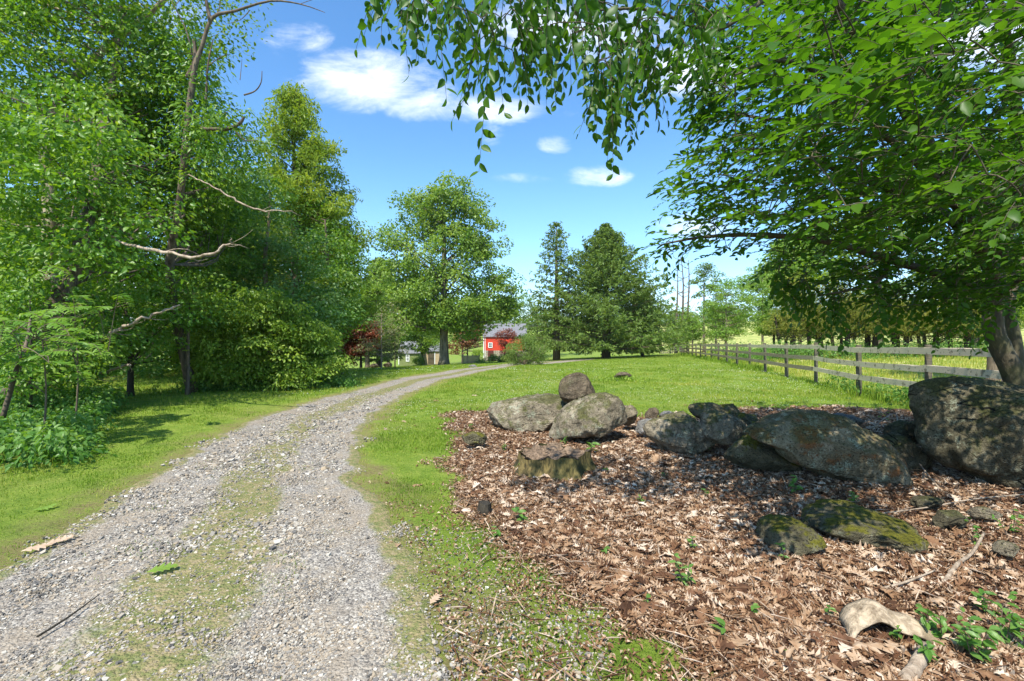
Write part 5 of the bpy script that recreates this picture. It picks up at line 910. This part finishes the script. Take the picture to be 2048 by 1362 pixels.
for a in [(1178, 908, .16, 8, .11, 'broad leaved seedling against the domed boulder'), (1130, 890, .12, 18, .04, 'ferny green sprout at the foot of the domed boulder'), (1420, 905, .1, 8, .05, 'pale sprout on the bulging boulder foot'), (1590, 990, .16, 12, .07, 'upright green sprout below the long slab boulder'), (1710, 1015, .12, 16, .045, 'dark green whorled sprout at the foot of the long slab'),
          (1575, 1130, .12, 10, .045, 'small sprout in front of the smaller mossy rock'), (1370, 1180, .2, 22, .05, 'reddish stemmed seedling in the middle of the leaf bank'), (1385, 1110, .12, 12, .04, 'twiggy sprout above the reddish stemmed seedling'), (1205, 1115, .07, 6, .04, 'yellow green sprout in the thinning leaves'), (1450, 1290, .1, 6, .06, 'single leafed sprout near the bottom of the bank'),
          (1880, 1290, .17, 30, .05, 'leafy green seedling clump behind the broken branch end'), (1940, 1330, .2, 36, .055, 'dense green seedling clump at the bottom corner of the bank'), (2010, 1300, .18, 24, .055, 'green seedling clump beside the bottom corner'), (1790, 1290, .12, 14, .035, 'thin sprout rising in front of the bark slab'), (1960, 1100, .2, 16, .04, 'grassy sprout above the crooked bare stick'), (2025, 1070, .22, 22, .045, 'tall thin sprout in front of the huge boulder'), (1560, 1320, .06, 6, .04, 'tiny sprout among large oak leaves'),
          (1055, 1050, .14, 10, .07, 'bladed green shoot in the leaves before the stump'), (992, 1080, .1, 8, .05, 'bladed shoot beside the charred stub'), (1770, 845, .35, 22, .07, 'seedling standing in the grass behind the dark grey block'), (1560, 832, .2, 8, .12, 'broad leaf poking over the long slab'), (1215, 950, .08, 8, .035, 'little green tuft to the side of the stump'), (1500, 1250, .1, 8, .035, 'small sprout beneath the broad mossy rock'),
          (1280, 1010, .08, 8, .04, 'low sprout midway between stump and mossy rocks'), (1330, 960, .08, 7, .04, 'low sprout in front of the bulging boulder'), (1650, 1240, .1, 10, .045, 'sprout just beside the bark slab'), (1300, 1230, .08, 8, .04, 'sprout near the thin mossy edge of the leaf bank'), (1410, 1000, .1, 8, .04, 'thin sprout in open leaves below the wedged boulder'),
          (1850, 1340, .14, 22, .05, 'leafy clump touching the broken branch end'), (1980, 1240, .16, 18, .05, 'leafy sprig above the bottom corner clumps'), (1010, 905, .12, 24, .03, 'weedy tuft in the grass edge beside the stump'), (1045, 945, .1, 20, .03, 'weedy tuft at the stump foot'), (940, 860, .12, 16, .04, 'weedy tuft at the end of the long low boulder'), (1085, 1180, .07, 8, .035, 'sprout on the mossy strip below the stump'), (1700, 820, .3, 14, .06, 'weed standing behind the long slab boulder')]:
    seedling(*a)
for k, (u, v, sz, l) in enumerate([(325, 1150, .16, 'fallen green oak leaf on the gravel drive'), (75, 1105, .16, 'pale dry oak leaf at the drive edge'), (120, 1090, .15, 'second pale dry oak leaf at the drive edge'), (90, 1022, .15, 'green oak leaf on the grass by the drive'), (870, 1210, .09, 'pale yellow leaf at the gravel edge')]):
    x, y, z = gp(u, v); mb = MB(); place(mb, np.array([[0, 0, .03]]), np.array([[.05, -.1, 1.]]), np.array([[.8, .5+.3*k, 0]]), sz, (OAK[k][0]*[1, 1, .25], OAK[k][1]), .75); tag(mb.build('oak_leaf', M['leaf_pale'] if k in (0, 3) else M['litter']), l, 'leaf').location = (x, y, z)

# ------------------------------------------------------------------ air
mb = MB(); bx(mb, (-1300, -60, -12), (1300, 1100, 75)); m, g = new_mat('haze_air'); g.n('ShaderNodeOutputMaterial', {'Volume': g.n('ShaderNodeVolumePrincipled', {'Color': (.80, .90, 1, 1), 'Density': .00013, 'Anisotropy': .2}).outputs[0]})
tag(mb.build('haze', m), 'thin pale summer haze over the fields', 'haze', kind='stuff')
